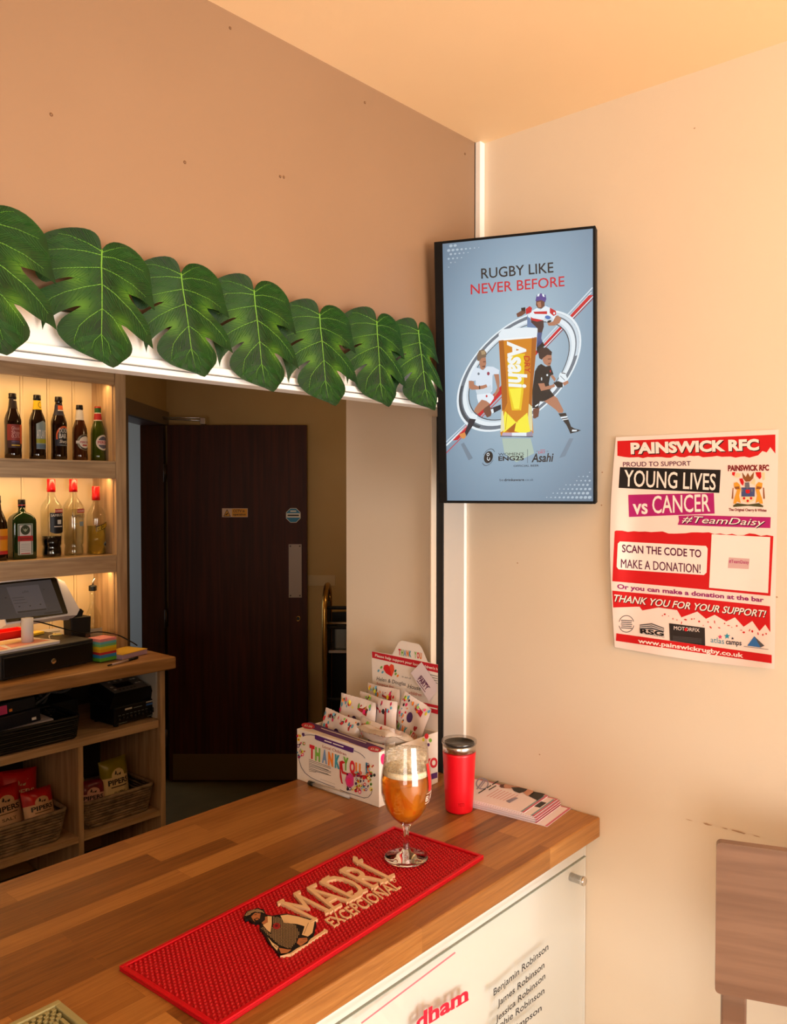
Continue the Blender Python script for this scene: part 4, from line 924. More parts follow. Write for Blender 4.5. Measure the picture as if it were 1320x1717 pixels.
CU = [(.038, 0), (.042, .01), (.042, .52), (.041, .58), (.034, .64), (.022, .70), (.0165, .75), (.0145, .82), (.0145, 1.)]
r, c = bottle('tequila_bottle', 'squat clear tequila bottle with red cap and golden lower half', 'bottle', 160, YB - .005, Z2, .300, CU, TG, RC, .062, .0165, G2_, solid=False, liquid=mat((214, 186, 76), .08, trans=.75, ior=1.3, name='golden_tequila'), level=.42)
def f(a):
    a.grid([(-.022, .124), (.042, .146), (.042, .124), (-.022, .100)], mat((70, 44, 20), .45), 2, 10, 2); a.text('JOSE CUERVO', (-.020, .104), (.040, .126), (-.020, .120), yl, 4, .02)
    pass
def g(a): a.poly([(.012, .046), (.024, .060), (.036, .046), (.024, .032)], gy, 2); a.poly([(.016, .044), (.024, .050), (.032, .044), (.024, .036)], blk_, 3)
sub_label(r, c, CU, .300, f); sub_label(r, c, CU, .300, g, 'emblem')
# pouring bottle on the worktop under the shelves
PB = [(.034, 0), (.038, .01), (.038, .46), (.036, .54), (.027, .62), (.017, .70), (.0135, .78), (.0135, 1.)]
r, c = bottle('spirit_bottle', 'clear bottle with black pouring spout on the worktop beside the tablet till', 'bottle', 153, 2.40, .9503, .27, PB, TG, None, 0, 0, None, solid=False, liquid=thin_glass('pale_liquid', (.93, .93, .9)), level=.35)
mb = MB(); mb.lathe([(0, .262), (.0165, .262), (.0175, .266), (.0165, .270), (.0175, .274), (.0165, .278), (.0175, .282), (.0125, .286), (0, .287)], BLACK, c, 20); mb.tube([c + V((0, 0, .285)), c + V((.002, 0, .302)), c + V((.010, 0, .318))], .0042, STEEL); mb.obj('pouring_spout', r)
sub_label(r, c, PB, .27, lambda a: patch(a, -.03, .045, .03, .10, mat((200, 196, 190), .5), 1))

# ================================================================== TILL, PAPERS
WZ = .9502
p0 = atZ(3, 1144, .95); p1 = atZ(158.5, 1111, .95)
ux = (p1 - p0).normalized(); vy = V((-ux.y, ux.x, 0)); Wd = (p1 - p0).length
frD = Fr((p0.x, p0.y, WZ), ux, vy, (0, 0, 1)); HD = .098; DD = .345
t = thing('cash_till', 'black metal cash drawer with a round key lock under the tablet till', 'cash drawer', frD(0, 0, 0))
MB().box(0, Wd, .008, DD, .004, HD, mat((38, 34, 33), .5), frD).obj('casing', t, bevel=.003)
dw = MB().box(.008, Wd - .008, 0, .007, .012, HD - .012, BLACK, frD).obj('drawer', t, bevel=.002)
mb = MB(); kc = frD(Wd * .53, 0, .040)
def plug(mb, c, r, l, m, ax, seg=20):
    i0 = len(mb.v); mb.lathe([(0, 0), (r, 0), (r, l * .8), (r * .85, l), (0, l)], m, (0, 0, 0), seg); q = V((0, 0, 1)).rotation_difference(V(ax))
    for i in range(i0, len(mb.v)): mb.v[i] = c + q @ mb.v[i]
plug(mb, kc, .011, .005, CHROME, -vy); mb.obj('key_lock', dw)
for u in (.03, Wd - .03):
    for v in (.03, DD - .03): MB().lathe([(0, 0), (.012, 0), (.012, .004), (0, .004)], BLACK, frD(u, v, 0)).obj('foot', t)
# tablet on its stand
TZ = WZ + HD
t = thing('tablet_till', 'white framed tablet till leaning back on a white stand above the black drawer', 'tablet', frD(.13, .12, HD))
WH = mat((226, 222, 226), .35, name='white_plastic')
base = [(-.135, .045), (-.115, .03), (.235, .03), (.245, .04), (.225, .225), (-.135, .225)]
MB().prism([(p[0] + .03, p[1]) for p in base], HD + .0005, HD + .010, WH, frD).obj('base', t, bevel=.003)
mb = MB()
for q in ([(-.10, .045), (.05, .05), (.06, .12), (-.11, .125)], [(.07, .06), (.245, .075), (.225, .14), (.09, .135)]): mb.prism([(p[0] + .01, p[1]) for p in q], HD + .0102, HD + .0108, mat((226, 150, 136), .6), frD)
mb.prism([(-.10, .14), (.20, .14), (.19, .21), (-.10, .21)], HD + .0102, HD + .0108, mat((222, 190, 140), .6), frD); mb.obj('paper_slip', t, label='pink and buff paper slips')
nc = frD(.185, .118, HD); MB().lathe([(0, .0101), (.0225, .0101), (.0225, .105), (0, .105)], WH, nc, 24).obj('neck', t)
# head: screen plane leaning back; corner measured in the photo
hb = frD(.155, .085, HD)
Lq = math.radians(28)
hu = ux; hv = (V((0, 0, 1)) * math.cos(Lq) + vy * math.sin(Lq)); hn = (V((0, 0, 1)) * math.sin(Lq) - vy * math.cos(Lq))
pA = onp(113, 1030, hb, hn); hm = planemap(hb, hn)
frH = Fr(pA, hu, hv, hn)
q = onp(91, 969, hb, hn) - pA; HH = max(.14, q.dot(hv)); HWd = .275
mb = MB(); mb.prism([(-HWd, -.006), (.006, -.006), (.010, 0), (.010, HH), (.0, HH + .008), (-HWd, HH + .008)], -.012, 0, WH, frH)
mb.prism([(.009, -.004), (.009, HH + .004), (.045, HH * .90), (.072, HH * .10), (.05, -.006)], -.06, -.010, WH, frH)
mb.prism([(-HWd, -.004), (.010, -.004), (.010, HH * .6), (-HWd, HH * .6)], -.05, -.0121, WH, frH); mb.obj('housing', t, bevel=.003)
mb = MB(); mb.prism([(-HWd + .004, .002), (0, .002), (.004, .008), (.004, HH - .004), (-.004, HH + .002), (-HWd + .004, HH + .002)], .0001, .0016, mat((8, 8, 9), .15), frH)
o = mb.obj('glass_front', t)
mb = MB(); a = Art(mb, hm, (8.25, 0, 960)); S1 = emi((46, 42, 44)); S2 = emi((64, 58, 60)); S3 = emi((26, 22, 24))
def hmap(x, y, l): q_ = onp(x, y, pA + hn * (.0018 + l * LAY), hn); return q_
a.mf = hmap
a.poly([(-40, 175), (700, 95), (870, 560), (-40, 660)], S1, 0); a.poly([(85, 205), (530, 165), (655, 520), (230, 570)], S2, 1)
a.poly([(240, 540), (640, 495), (648, 515), (250, 562)], S3, 2); a.poly([(610, 555), (835, 525), (842, 545), (618, 575)], S3, 2)
a.text('ulo', (310, 285), (395, 272), (305, 255), S3, 2); a.line([(165, 355), (330, 340)], 5, S3, 2); a.line([(180, 388), (350, 372)], 5, S3, 2); a.line([(195, 430), (380, 412)], 5, S3, 2)
for c_2 in ((270, 472), (418, 460), (560, 440), (605, 235), (80, 350)): a.disc(c_2, 14, 9, S3, 2, 0, 10)
mb.obj('display', o)
# things beside and behind the till
frW = Fr((0, 0, WZ), (1, 0, 0), (0, 1, 0), (0, 0, 1))
q = frD(.175, .255, HD)
t = thing('cash_tray', 'bright red plastic tray behind the tablet stand', 'tray', q)
fr_ = Fr(q, ux, vy, (0, 0, 1)); mb = MB(); mb.box(-.16, .115, .0, .09, .0005, .008, mat((220, 24, 18), .4), fr_); mb.obj('tray_base', t, bevel=.002)
mb = MB(); RDP = mat((232, 28, 20), .4)
mb.box(-.16, .115, .0, .006, .008, .036, RDP, fr_); mb.box(-.16, .115, .084, .09, .008, .036, RDP, fr_); mb.box(.109, .115, .006, .084, .008, .036, RDP, fr_); mb.box(-.16, -.154, .006, .084, .008, .036, RDP, fr_); mb.obj('tray_wall', t, bevel=.002)
q = frD(.335, .285, HD)
tag(MB().box(-.028, .032, -.018, .02, .0004, .012, mat((226, 196, 60), .5), Fr(q, (.9, .4, 0), (-.4, .9, 0), (0, 0, 1))).obj('paper_packet', bevel=.002), 'small yellow paper packet on the till drawer behind the tablet neck', 'packet')
tag(MB().box(-.016, .018, -.012, .012, .0004, .006, mat((232, 214, 130), .5), Fr(frD(.375, .20, HD), (.9, -.3, 0), (.3, .9, 0), (0, 0, 1))).obj('paper_packet', bevel=.001), 'tiny pale yellow packet on the till drawer near the black pot', 'packet')
MBn = MB(); MBn.box(-.055, .055, -.002, .0, .002, .10, PAPER, Fr(V((.30, 2.494, WZ)), (1, 0, 0), (0, 1, 0), (0, .12, 1)))
a = Art(MBn, lambda u, v, l: V((.30 + u, 2.4915 + v * .12 - l * .0003, WZ + v)))
for k in range(5): a.line([(-.045, .085 - k * .014), (.04 - .008 * (k % 2), .085 - k * .014)], .003, gy, 1)
tag(MBn.obj('paper_note'), 'white printed note leaning on the cream boarding behind the tablet', 'note')
bx = atY(130, 1105, 2.345)
t = thing('pen_pot', 'square black plastic pot beside the clear pouring bottle', 'pot', (bx.x, 2.345, WZ))
mb = MB(); ro = rrect(.046, .036, .006); secs = [([(p[0] * .88, p[1] * .88) for p in ro], .0003), (ro, .165)]
loft(mb, secs, BLACKM, V((bx.x, 2.345, WZ)), False); mb.obj('body', t, bevel=.002)
mb = MB(); mb.prism([(-.020, .160), (.020, .160), (.030, .186), (.018, .196), (-.010, .196)], -.006, .006, BLACKM, lambda a_, b_, c_: V((bx.x + a_ - .004, 2.345 + c_, WZ + b_))); mb.obj('tab', t, bevel=.002)
# sticky note cube in its clear box
sb = atZ(158.8, 1112, .95); sr = atZ(199, 1106, .95)
u_ = (sr - sb).normalized(); u_ = V((math.cos(.16), math.sin(.16), 0)); v_ = V((-u_.y, u_.x, 0)); SW = .092
sb2 = sr - u_ * SW
frS = Fr((sb2.x, sb2.y, WZ), u_, v_, (0, 0, 1))
t = thing('sticky_note_block', 'rainbow striped block of sticky notes beside the till drawer', 'sticky notes', frS(SW / 2, SW / 2, 0))
zz = .004
for hgt, cc in ((.014, (96, 190, 60)), (.013, (40, 150, 220)), (.010, (206, 36, 60)), (.013, (246, 186, 20)), (.010, (246, 220, 40)), (.010, (130, 206, 130)), (.010, (110, 200, 214)), (.012, (244, 150, 160))):
    MB().box(.006, SW - .006, .006, SW - .006, zz, zz + hgt - .0002, mat(cc, .6), frS).obj('note_pad', t); zz += hgt
t = thing('note_holder', 'open clear acrylic box holding the rainbow sticky notes', 'box', frS(SW / 2, SW / 2, 0))
mb = MB(); hh = .115
mb.box(0, SW, 0, SW, .0003, .003, ACRYL, frS)
for b_ in ((0, SW, 0, .002), (0, SW, SW - .002, SW), (0, .002, .002, SW - .002), (SW - .002, SW, .002, SW - .002)): mb.box(*b_, .003, hh, ACRYL, frS)
mb.obj('clear_wall', t)
# booklet, pen, cable
br_ = atZ(247, 1096, .95); frB = Fr((br_.x, br_.y, WZ), (math.cos(.30), math.sin(.30), 0), (-math.sin(.30), math.cos(.30), 0), (0, 0, 1))
t = thing('booklet', 'thick booklet with yellow cover and purple edge lying at the worktop end', 'booklet', frB(-.08, .05, 0))
MB().box(-.150, 0, .0, .115, .0003, .020, mat((190, 160, 190), .6), frB).obj('pages', t, bevel=.001)
MB().box(-.151, .001, -.001, .116, .0202, .0225, mat((228, 184, 60), .5), frB).obj('cover', t, bevel=.0006)
pa = atZ(181, 1117, .953) + V((0, 0, .0024)); pb = atZ(232, 1103, .953) + V((0, 0, .0024))
t = thing('ballpoint_pen', 'ballpoint pen with black grip lying in front of the yellow booklet', 'pen', pa)
MB().tube([pa.lerp(pb, .12), pa.lerp(pb, .65)], .0042, mat((196, 176, 176), .3), 10).obj('barrel', t)
MB().tube([pa.lerp(pb, .65), pa.lerp(pb, .97), pb], .0050, BLACK, 10, taper=[1, 1, .3]).obj('grip', t)
MB().tube([pa, pa.lerp(pb, .12)], .0032, BLACK, 10).obj('button', t)
cb = [frD(.20, .11, HD + .09), frD(.26, .14, HD + .075), V((.33, 2.30, 1.052)), V((.40, 2.27, 1.05)), V((.47, 2.25, 1.03)), V((.515, 2.22, 1.00)), V((.545, 2.215, .978))]
def spline(pts, n=8):
    pts = [V(p) for p in pts]; o = []
    for i in range(len(pts) - 1):
        p0_, p1_, p2_, p3_ = pts[max(i - 1, 0)], pts[i], pts[i + 1], pts[min(i + 2, len(pts) - 1)]
        for k in range(n):
            t_ = k / n; o.append(((p1_ * 2) + (p2_ - p0_) * t_ + (p0_ * 2 - p1_ * 5 + p2_ * 4 - p3_) * t_ * t_ + (p1_ * 3 - p0_ - p2_ * 3 + p3_) * t_ ** 3) * .5)
    return o + [pts[-1]]
tag(MB().tube(spline(cb), .0028, BLACK, 8).obj('power_cable'), 'black cable running from the tablet to the worktop end', 'cable')
tag(MB().tube(spline([frD(.30, .14, HD + .003), frD(.34, .20, HD + .003), frD(.37, .215, HD + .003), frD(.39, .24, HD + .0025)]), .0024, mat((226, 222, 216), .4), 8).obj('power_cable'), 'short white cable lying on top of the till drawer', 'cable')

# ================================================================== BASE CABINET CONTENTS
def basket(name, label, c, wx, wy, hgt, m, rows, group=None, rr=.03, taper=.9, rot=0., dip=0.):
    t = thing(name, label, 'basket', c, group); n = 112; ca, sa = math.cos(rot), math.sin(rot)
    base_ = rrect(wx, wy, rr, n // 4 - 1)
    mb = MB(); r_ = hgt / rows * .47
    for j in range(rows):
        k = taper + (1 - taper) * j / rows; z = r_ + .004 + (hgt - .012) * j / rows; pts_ = []
        for i, p in enumerate(base_):
            o_ = .0022 * math.cos(math.pi * (i // 1) / 3.5 + math.pi * j); l_ = math.hypot(*p); s_ = k + o_ / l_
            pts_.append((c[0] + (p[0] * ca - p[1] * sa) * s_, c[1] + (p[0] * sa + p[1] * ca) * s_, c[2] + z))
        mb.tube(pts_, r_, m, 5, True)
    mb.obj('woven_wall', t)
    rim = []
    for i, p in enumerate(base_): rim.append((c[0] + p[0] * ca - p[1] * sa, c[1] + p[0] * sa + p[1] * ca, c[2] + hgt))
    MB().tube(rim, r_ * 1.5, m, 7, True).obj('rim', t)
    MB().prism([((p[0] * ca - p[1] * sa) * taper, (p[0] * sa + p[1] * ca) * taper) for p in base_], .0005, .005, m, lambda a_, b_, d_: V((c[0] + a_, c[1] + b_, c[2] + d_))).obj('base', t)
    return t
WICK = noisy('grey_wicker', (104, 86, 66), (150, 128, 102), (1, 1, 1), 30., .6); WICKB = mat((22, 20, 20), .4, name='black_wicker')
SA = .6862; SB = .3007
basket('wicker_basket', 'grey-brown wicker basket of crisps in the compartment nearest the dark door', (.366, 2.185, SB), .160, .125, .110, WICK, 9)
basket('wicker_basket', 'grey-brown wicker basket of red crisp packets in the second compartment from the door', (-.085, 2.170, SB), .225, .115, .115, WICK, 9)
basket('file_basket', 'black wicker tray piled with files on the cabinet shelf', (-.08, 2.165, SA), .275, .118, .085, WICKB, 9, taper=.965)

def crisp_bag(label, c, wd, hg, lean, rot, colors, text, sub, group, tk=.032, roll=0.):
    top, body, tcol, scol = colors
    M_ = Matrix.Translation(V(c)) @ Matrix.Rotation(rot, 4, 'Z') @ Matrix.Rotation(-lean, 4, 'X') @ Matrix.Rotation(roll, 4, 'Y')
    rb = random.Random(int(c[0] * 1000) + int(c[1] * 977)); ph = [rb.uniform(0, 6) for _ in range(4)]
    def th_(u, v):
        e = max(0., 1 - abs(2 * v - 1) ** 5) ** .6 * max(0., 1 - abs(2 * u - 1) ** 2.6) ** .6
        return tk * e * (1 + .10 * math.sin(9 * u + ph[0]) * math.sin(7 * v + ph[1])) + .0015 * math.sin(u * 40) * (1 if v > .94 or v < .06 else .3)
    def sf(u, v, s_, l=0): return M_ @ V(((u - .5) * wd * (1 - .05 * math.sin(math.pi * v)), -s_ * (th_(u, v) + .0006 + l * .0004), v * hg))
    r = thing('crisp_packet', label, 'crisp packet', V(c), group); mb = MB(); NU_, NV2 = 22, 26
    for s_ in (1, -1):
        vs = [sf(i / NU_, j / NV2, s_) for j in range(NV2 + 1) for i in range(NU_ + 1)]
        f1 = [(j * (NU_ + 1) + i, j * (NU_ + 1) + i + 1, (j + 1) * (NU_ + 1) + i + 1, (j + 1) * (NU_ + 1) + i) for j in range(NV2) for i in range(NU_)]
        split = int(NV2 * .66) * NU_
        mb.add(vs, f1[:split], body, True); mb.add(vs, f1[split:], top, True)
    mb.obj('foil_bag', r)
    mb = MB(); a = Art(mb, lambda u, v, l: sf(u, v, 1, l))
    a.disc((.5, .68), .24, .13, body, 1, 0, 22, 5)
    for pts_ in ([(.36,.70),(.42,.78),(.45,.74),(.44,.69)], [(.44,.68),(.50,.72),(.50,.67)], [(.52,.70),(.62,.72),(.60,.67),(.53,.67)], [(.58,.76),(.70,.80),(.69,.79)]): a.poly(pts_, tcol, 2)
    a.text(text, (.14, .50), (.86, .50), (.14, .60), tcol, 2, .03)
    a.grid([(.22, .46), (.78, .46), (.78, .44), (.22, .44)], scol, 2, 8, 1)
    for k, s_ in enumerate(sub): a.text(s_, (.30, .30 - .09 * k), (.70, .30 - .09 * k), (.30, .36 - .09 * k), scol, 2, .02)
    mb.obj('front_print', r)
    return r
CRW = mat((222, 200, 150), .35); CRP = mat((206, 160, 150), .35); CRK = mat((28, 22, 18), .4); CRO = mat((140, 130, 24), .3); CRR = mat((190, 16, 20), .3); CRM = mat((110, 20, 36), .3); CRC = mat((214, 176, 140), .35); CRB = mat((90, 70, 40), .5)
crisp_bag('olive topped PIPERS jalapeno crisp packet standing in the basket nearest the door', (.405, 2.150, SB + .02), .135, .205, .16, .12, (CRO, CRW, CRK, CRK), 'PIPERS', ('JALAPENO', '& DILL'), 'crisp packets in the wicker baskets')
crisp_bag('pink PIPERS chorizo crisp packet half behind the oak divider', (.283, 2.140, SB + .015), .125, .150, .22, .0, (CRM, CRP, CRK, CRB), 'PIPERS', ('CHORIZO',), 'crisp packets in the wicker baskets', roll=.08)
crisp_bag('dim olive crisp packet at the back of the basket nearest the door', (.285, 2.265, SB + .06), .12, .185, .30, .15, (CRO, CRO, CRK, CRB), 'PIPERS', ('JALAPENO',), 'crisp packets in the wicker baskets', roll=-.12)
crisp_bag('front red PIPERS crisp packet with buff face in the long basket', (.068, 2.120, SB + .035), .135, .160, .30, .22, (CRR, CRC, CRK, CRB), 'PIPERS', ('SALT',), 'crisp packets in the wicker baskets', roll=.06)
crisp_bag('red PIPERS crisp packet just behind the front red one, tucked to its side', (-.035, 2.175, SB + .035), .14, .185, .28, .05, (CRR, CRC, CRK, CRB), 'PIPERS', ('SALT',), 'crisp packets in the wicker baskets', roll=-.03)
crisp_bag('deep red crisp packet leaning at the back of the long basket', (.035, 2.235, SB + .05), .15, .200, .30, .0, (CRR, CRR, CRC, CRC), 'PIPERS', ('SALT',), 'crisp packets in the wicker baskets', roll=.10)
crisp_bag('black and cream crisp packet at the cut-off end of the long basket', (-.175, 2.150, SB + .03), .12, .175, .25, .0, (CRK, CRW, CRK, CRB), 'PIPERS', ('SALT',), 'crisp packets in the wicker baskets')
# files in the black tray
FZ = SA + .010
tag(MB().box(-.33, .10, 2.075, 2.27, 0, .012, mat((200, 196, 210), .6), Fr((0, 0, FZ + .062), (1, 0, .06), (0, 1, 0), (-.06, 0, 1))).obj('paper_sheaf', bevel=.002), 'sheaf of white papers sticking out of the black wicker tray', 'papers')
tag(MB().box(-.33, .055, 2.085, 2.27, 0, .05, mat((26, 26, 34), .4), Fr((0, 0, FZ + .077), (1, 0, .055), (0, 1, 0), (-.055, 0, 1))).obj('document_folder', bevel=.004), 'dark blue-black document folder lying in the black wicker tray', 'folder')
t2 = MB(); t2.box(-.33, .045, 2.10, 2.26, .0505, .095, BLACKM, Fr((0, 0, FZ + .077), (1, 0, .055), (0, 1, 0), (-.055, 0, 1))); tag(t2.obj('box_file', bevel=.004), 'matt black box file on top of the document folder', 'box file')
frF = Fr((0, 0, FZ + .077), (1, 0, .055), (0, 1, 0), (-.055, 0, 1))
t2 = MB(); t2.box(.020, .036, 2.083, 2.0848, .010, .020, PAPER, frF); tag(t2.obj('index_tab'), 'small white index tab on the dark document folder', 'tab')
t2 = MB()
for k in range(3): t2.box(-.20 + k * .047, -.158 + k * .047, 2.096, 2.0995, .056, .088, mat((206, 60, 110), .5), frF)
t2.box(-.056, -.045, 2.096, 2.0995, .060, .070, mat((230, 130, 50), .5), frF); tag(t2.obj('sticky_labels'), 'pink and orange stickers on the spine of the black box file', 'stickers')
t2 = MB(); rb = random.Random(4)
bg = [(.165, 2.30), (.30, 2.36)]
for k in range(5):
    c_3 = V((.13 + .03 * k, 2.33 + .03 * (k % 2), SA + .11 + .012 * k)); t2.tube(spline([c_3 + V((.05 * math.cos(a_ * 1.05 + k), .035 * math.sin(a_ * 1.05 + k), .045 * math.sin(a_ * .9 + k * 2))) for a_ in range(7)]), .006, mat((96, 94, 92), .5), 7)
t2.box(.07, .31, 2.29, 2.46, SA + .0005, SA + .09, BLACKM); tag(t2.obj('cable_bundle', bevel=.004), 'grey coiled cables on a black box at the back of the cabinet shelf', 'cables')
# audio amplifier and the control unit on it
pl_ = atY(172, 1222, 2.075); pr_ = atY(262, 1205, 2.10)
au = V((math.cos(.10), math.sin(.10), 0)); av = V((-au.y, au.x, 0)); AW = .215
a0_ = V((pr_.x - .002, 2.085, SA)) - au * AW
frP = Fr(a0_, au, av, (0, 0, 1))
t = thing('audio_amplifier', 'black audio amplifier with rows of small knobs on the cabinet shelf', 'amplifier', frP(AW / 2, .08, 0))
MB().box(0, AW, 0, .17, .008, .082, BLACK, frP).obj('casing', t, bevel=.006)
for u in (.02, AW - .02):
    for v in (.02, .15): MB().lathe([(0, .0003), (.01, .0003), (.01, .008), (0, .008)], BLACKM, frP(u, v, 0)).obj('foot', t)
for i in range(9):
    mb = MB(); plug(mb, frP(.022 + i * .019, 0, .030 + .004 * (i % 2)), .0055, .008, mat((44, 42, 44), .3, .3), -av, 12); mb.obj('knob', t)
mb = MB(); plug(mb, frP(AW - .022, 0, .036), .012, .010, mat((30, 28, 30), .3), -av, 16); mb.obj('knob', t)
mb = MB(); a = Art(mb, lambda u, v, l: frP(u, -.0004 - l * .0002, v)); 
a.line([(.050, .066), (.085, .066)], .007, whb, 1); a.line([(.092, .064), (.135, .064)], .003, gy, 1); a.line([(.155, .063), (.205, .063)], .009, mat((60, 110, 190), .4), 1); a.line([(.155, .074), (.205, .074)], .005, whb, 1)
for i in range(8): a.line([(.018 + i * .019, .046), (.030 + i * .019, .046)], .002, gy, 1)
a.line([(.02, .014), (.06, .014)], .002, gy, 1); a.line([(.16, .014), (.20, .014)], .002, gy, 1); mb.obj('panel_print', t)
frQ = Fr(frP(-.01, .012, .0825), au, av * .92 + V((0, 0, .22)), V((0, 0, 1)) * .92 - av * .22)
t = thing('control_unit', 'black control unit with grey keypad top resting on the amplifier', 'control unit', frQ(.1, .06, 0))
mb = MB(); mb.prism([(0, 0), (.20, 0), (.20, .03), (.185, .056), (.015, .056), (0, .03)], -.0, .150, BLACK, lambda a_, b_, c_: frQ(a_, c_, b_)); mb.obj('casing', t, bevel=.005)
kp_ = MB().box(.018, .182, .010, .120, .0562, .0585, mat((104, 100, 98), .45), frQ).obj('keypad', t, bevel=.001)
MB().box(.055, .135, .045, .085, .0586, .0596, BLACK, frQ).obj('lcd_window', kp_)
mb = MB()
for u, v in ((.032, .030), (.032, .055), (.150, .050), (.165, .050), (.150, .090), (.165, .090), (.05, .10), (.08, .102), (.11, .104)): mb.box(u, u + .011, v, v + .009, .0586, .0602, mat((190, 186, 184), .5), frQ)
for k in range(5): mb.box(.05 + k * .018, .059 + k * .018, .022, .030, .0586, .0598, mat((60, 56, 56), .5), frQ)
mb.obj('button', kp_, bevel=.0005)
MB().tube(spline([frQ(.16, .15, .03), frQ(.19, .17, .055), frQ(.215, .13, .062), frQ(.205, .08, .03)]), .0028, BLACK).obj('lead', t)

# ================================================================== ON THE COUNTER
# bar runner
A0 = math.radians(2.9); ru = V((math.cos(A0), math.sin(A0), 0)); rv = V((math.sin(A0), -math.cos(A0), 0))
RL, RW_ = .556, .190
mc = (atZ(214, 1610, 1.058) + atZ(803, 1440, 1.058) + atZ(672, 1380, 1.058) + atZ(346, 1727, 1.058)) / 4
frM = Fr((mc.x, mc.y, CT + .0003), ru, rv, (0, 0, 1))
t = thing('bar_runner', 'red rubber bar runner with raised cream MADRI lettering and a capped man', 'bar mat', frM(0, 0, 0))
RUB = mat((196, 8, 26), .42, spec=.4, name='red_rubber'); RUBD = mat((176, 6, 22), .5, spec=.35, name='red_rubber_nubs')
mb = MB(); hl, hw = RL / 2, RW_ / 2
mb.box(-hl, hl, -hw, hw, 0, .0042, RUBD, frM)
for b in ((-hl, hl, -hw, -hw + .006), (-hl, hl, hw - .006, hw), (-hl, -hl + .006, -hw + .006, hw - .006), (hl - .006, hl, -hw + .006, hw - .006)): mb.box(*b, .0042, .0072, RUB, frM)
base = mb.obj('rubber_base', t, bevel=.0008)
mb = MB(); sp = .0068; nv = []; nf = []
nj = int((RW_ - .018) / (sp * .866)); ni = int((RL - .02) / sp)
for j in range(nj + 1):
    for i in range(ni + 1):
        u = -hl + .0105 + i * sp + (sp / 2 if j % 2 else 0); v = -hw + .0095 + j * sp * .866
        if u > hl - .009 or v > hw - .009: continue
        o = len(nv)
        for r_, z_ in ((.0024, .0040), (.0019, .0060)):
            for k in range(7): nv.append(frM(u + r_ * math.cos(k * .8976), v + r_ * math.sin(k * .8976), z_))
        nv.append(frM(u, v, .0064))
        for k in range(7): nf += [(o + k, o + (k + 1) % 7, o + 7 + (k + 1) % 7, o + 7 + k), (o + 7 + k, o + 7 + (k + 1) % 7, o + 14)]
mb.add(nv, nf, RUBD, True); o = mb.obj('nub_surface', t); o['kind'] = 'stuff'
MZ = CT + .0045
def mmap(x, y, l): return atZ(x, y, MZ + l * LAY)
LCR = mat((226, 190, 150), .45, name='cream_lettering')
mb = MB(); A = Art(mb, mmap, (4.4, 380, 1430))
A.text('MADRI', (655, 497), (1228, 186), (395, 366), LCR, 24, .004, 0, h=22)
for q in [[(935, 22), (965, 30), (972, 48), (945, 64), (930, 52)]]: A.mb.prism([A.P(p, 24)[:2] for p in q], MZ + .001, MZ + 24 * LAY, LCR, lambda a, b, c: V((a, b, c)))
def bar(p, q, wd, top=22):
    d = V((q[0] - p[0], q[1] - p[1])); n = V((-d.y, d.x)).normalized() * wd / 2
    pts_ = [(p[0] + n.x, p[1] + n.y), (q[0] + n.x, q[1] + n.y), (q[0] - n.x, q[1] - n.y), (p[0] - n.x, p[1] - n.y)]
    A.mb.prism([A.P(k, top)[:2] for k in pts_], MZ + .0005, MZ + top * LAY, LCR, lambda a, b, c: V((a, b, c)))
for p, q in (((725, 440), (785, 412)), ((622, 505), (668, 482)), ((795, 405), (850, 376)), ((880, 358), (935, 332)), ((945, 308), (1040, 268)), ((890, 300), (930, 280)), ((1065, 254), (1118, 232)), ((1130, 216), (1180, 190)), ((1190, 180), (1240, 158)), ((376, 370), (425, 345)), ((495, 306), (545, 282)), ((595, 262), (665, 228)), ((706, 202), (760, 172)), ((835, 132), (890, 104)), ((958, 72), (1005, 48))): bar(p, q, 20)
A.text('EXCEPCIONAL', (795, 545), (1290, 252), (722, 492), LCR, 13, .006, 0, h=11)
A.ring(lambda t_, k: (1240 + 13 * k * math.cos(t_), 206 + 13 * k * math.sin(t_)), 1, .6, LCR, 18, 16)
mb.obj('raised_lettering', t, label='raised cream lettering')
mb = MB(); A = Art(mb, mmap, (4.4, 380, 1430))
OUT = [(126,470),(148,430),(230,406),(275,418),(292,455),(335,463),(395,455),(440,448),(525,464),(657,498),(662,520),(642,612),(612,642),(597,667),(520,703),(470,738),(400,760),(368,730),(330,682),(298,642),(278,602),(243,560),(252,522),(200,518),(163,492),(138,494)]
A.mb.prism([A.P(p, 18)[:2] for p in OUT], MZ + .0005, MZ + 18 * LAY, mat((14, 12, 14), .5), lambda a, b, c: V((a, b, c)))
MSK = mat((176, 112, 70), .5); MCR = mat((228, 196, 150), .5); MDK = mat((26, 20, 20), .5)
VEST = [(337,468),(392,474),(515,535),(545,590),(528,628),(512,668),(478,706),(440,706),(382,676),(312,618),(254,560),(262,534),(326,596),(342,522)]
CAP = [(134,468),(152,434),(226,412),(270,423),(286,452),(255,443),(200,440),(160,466)]
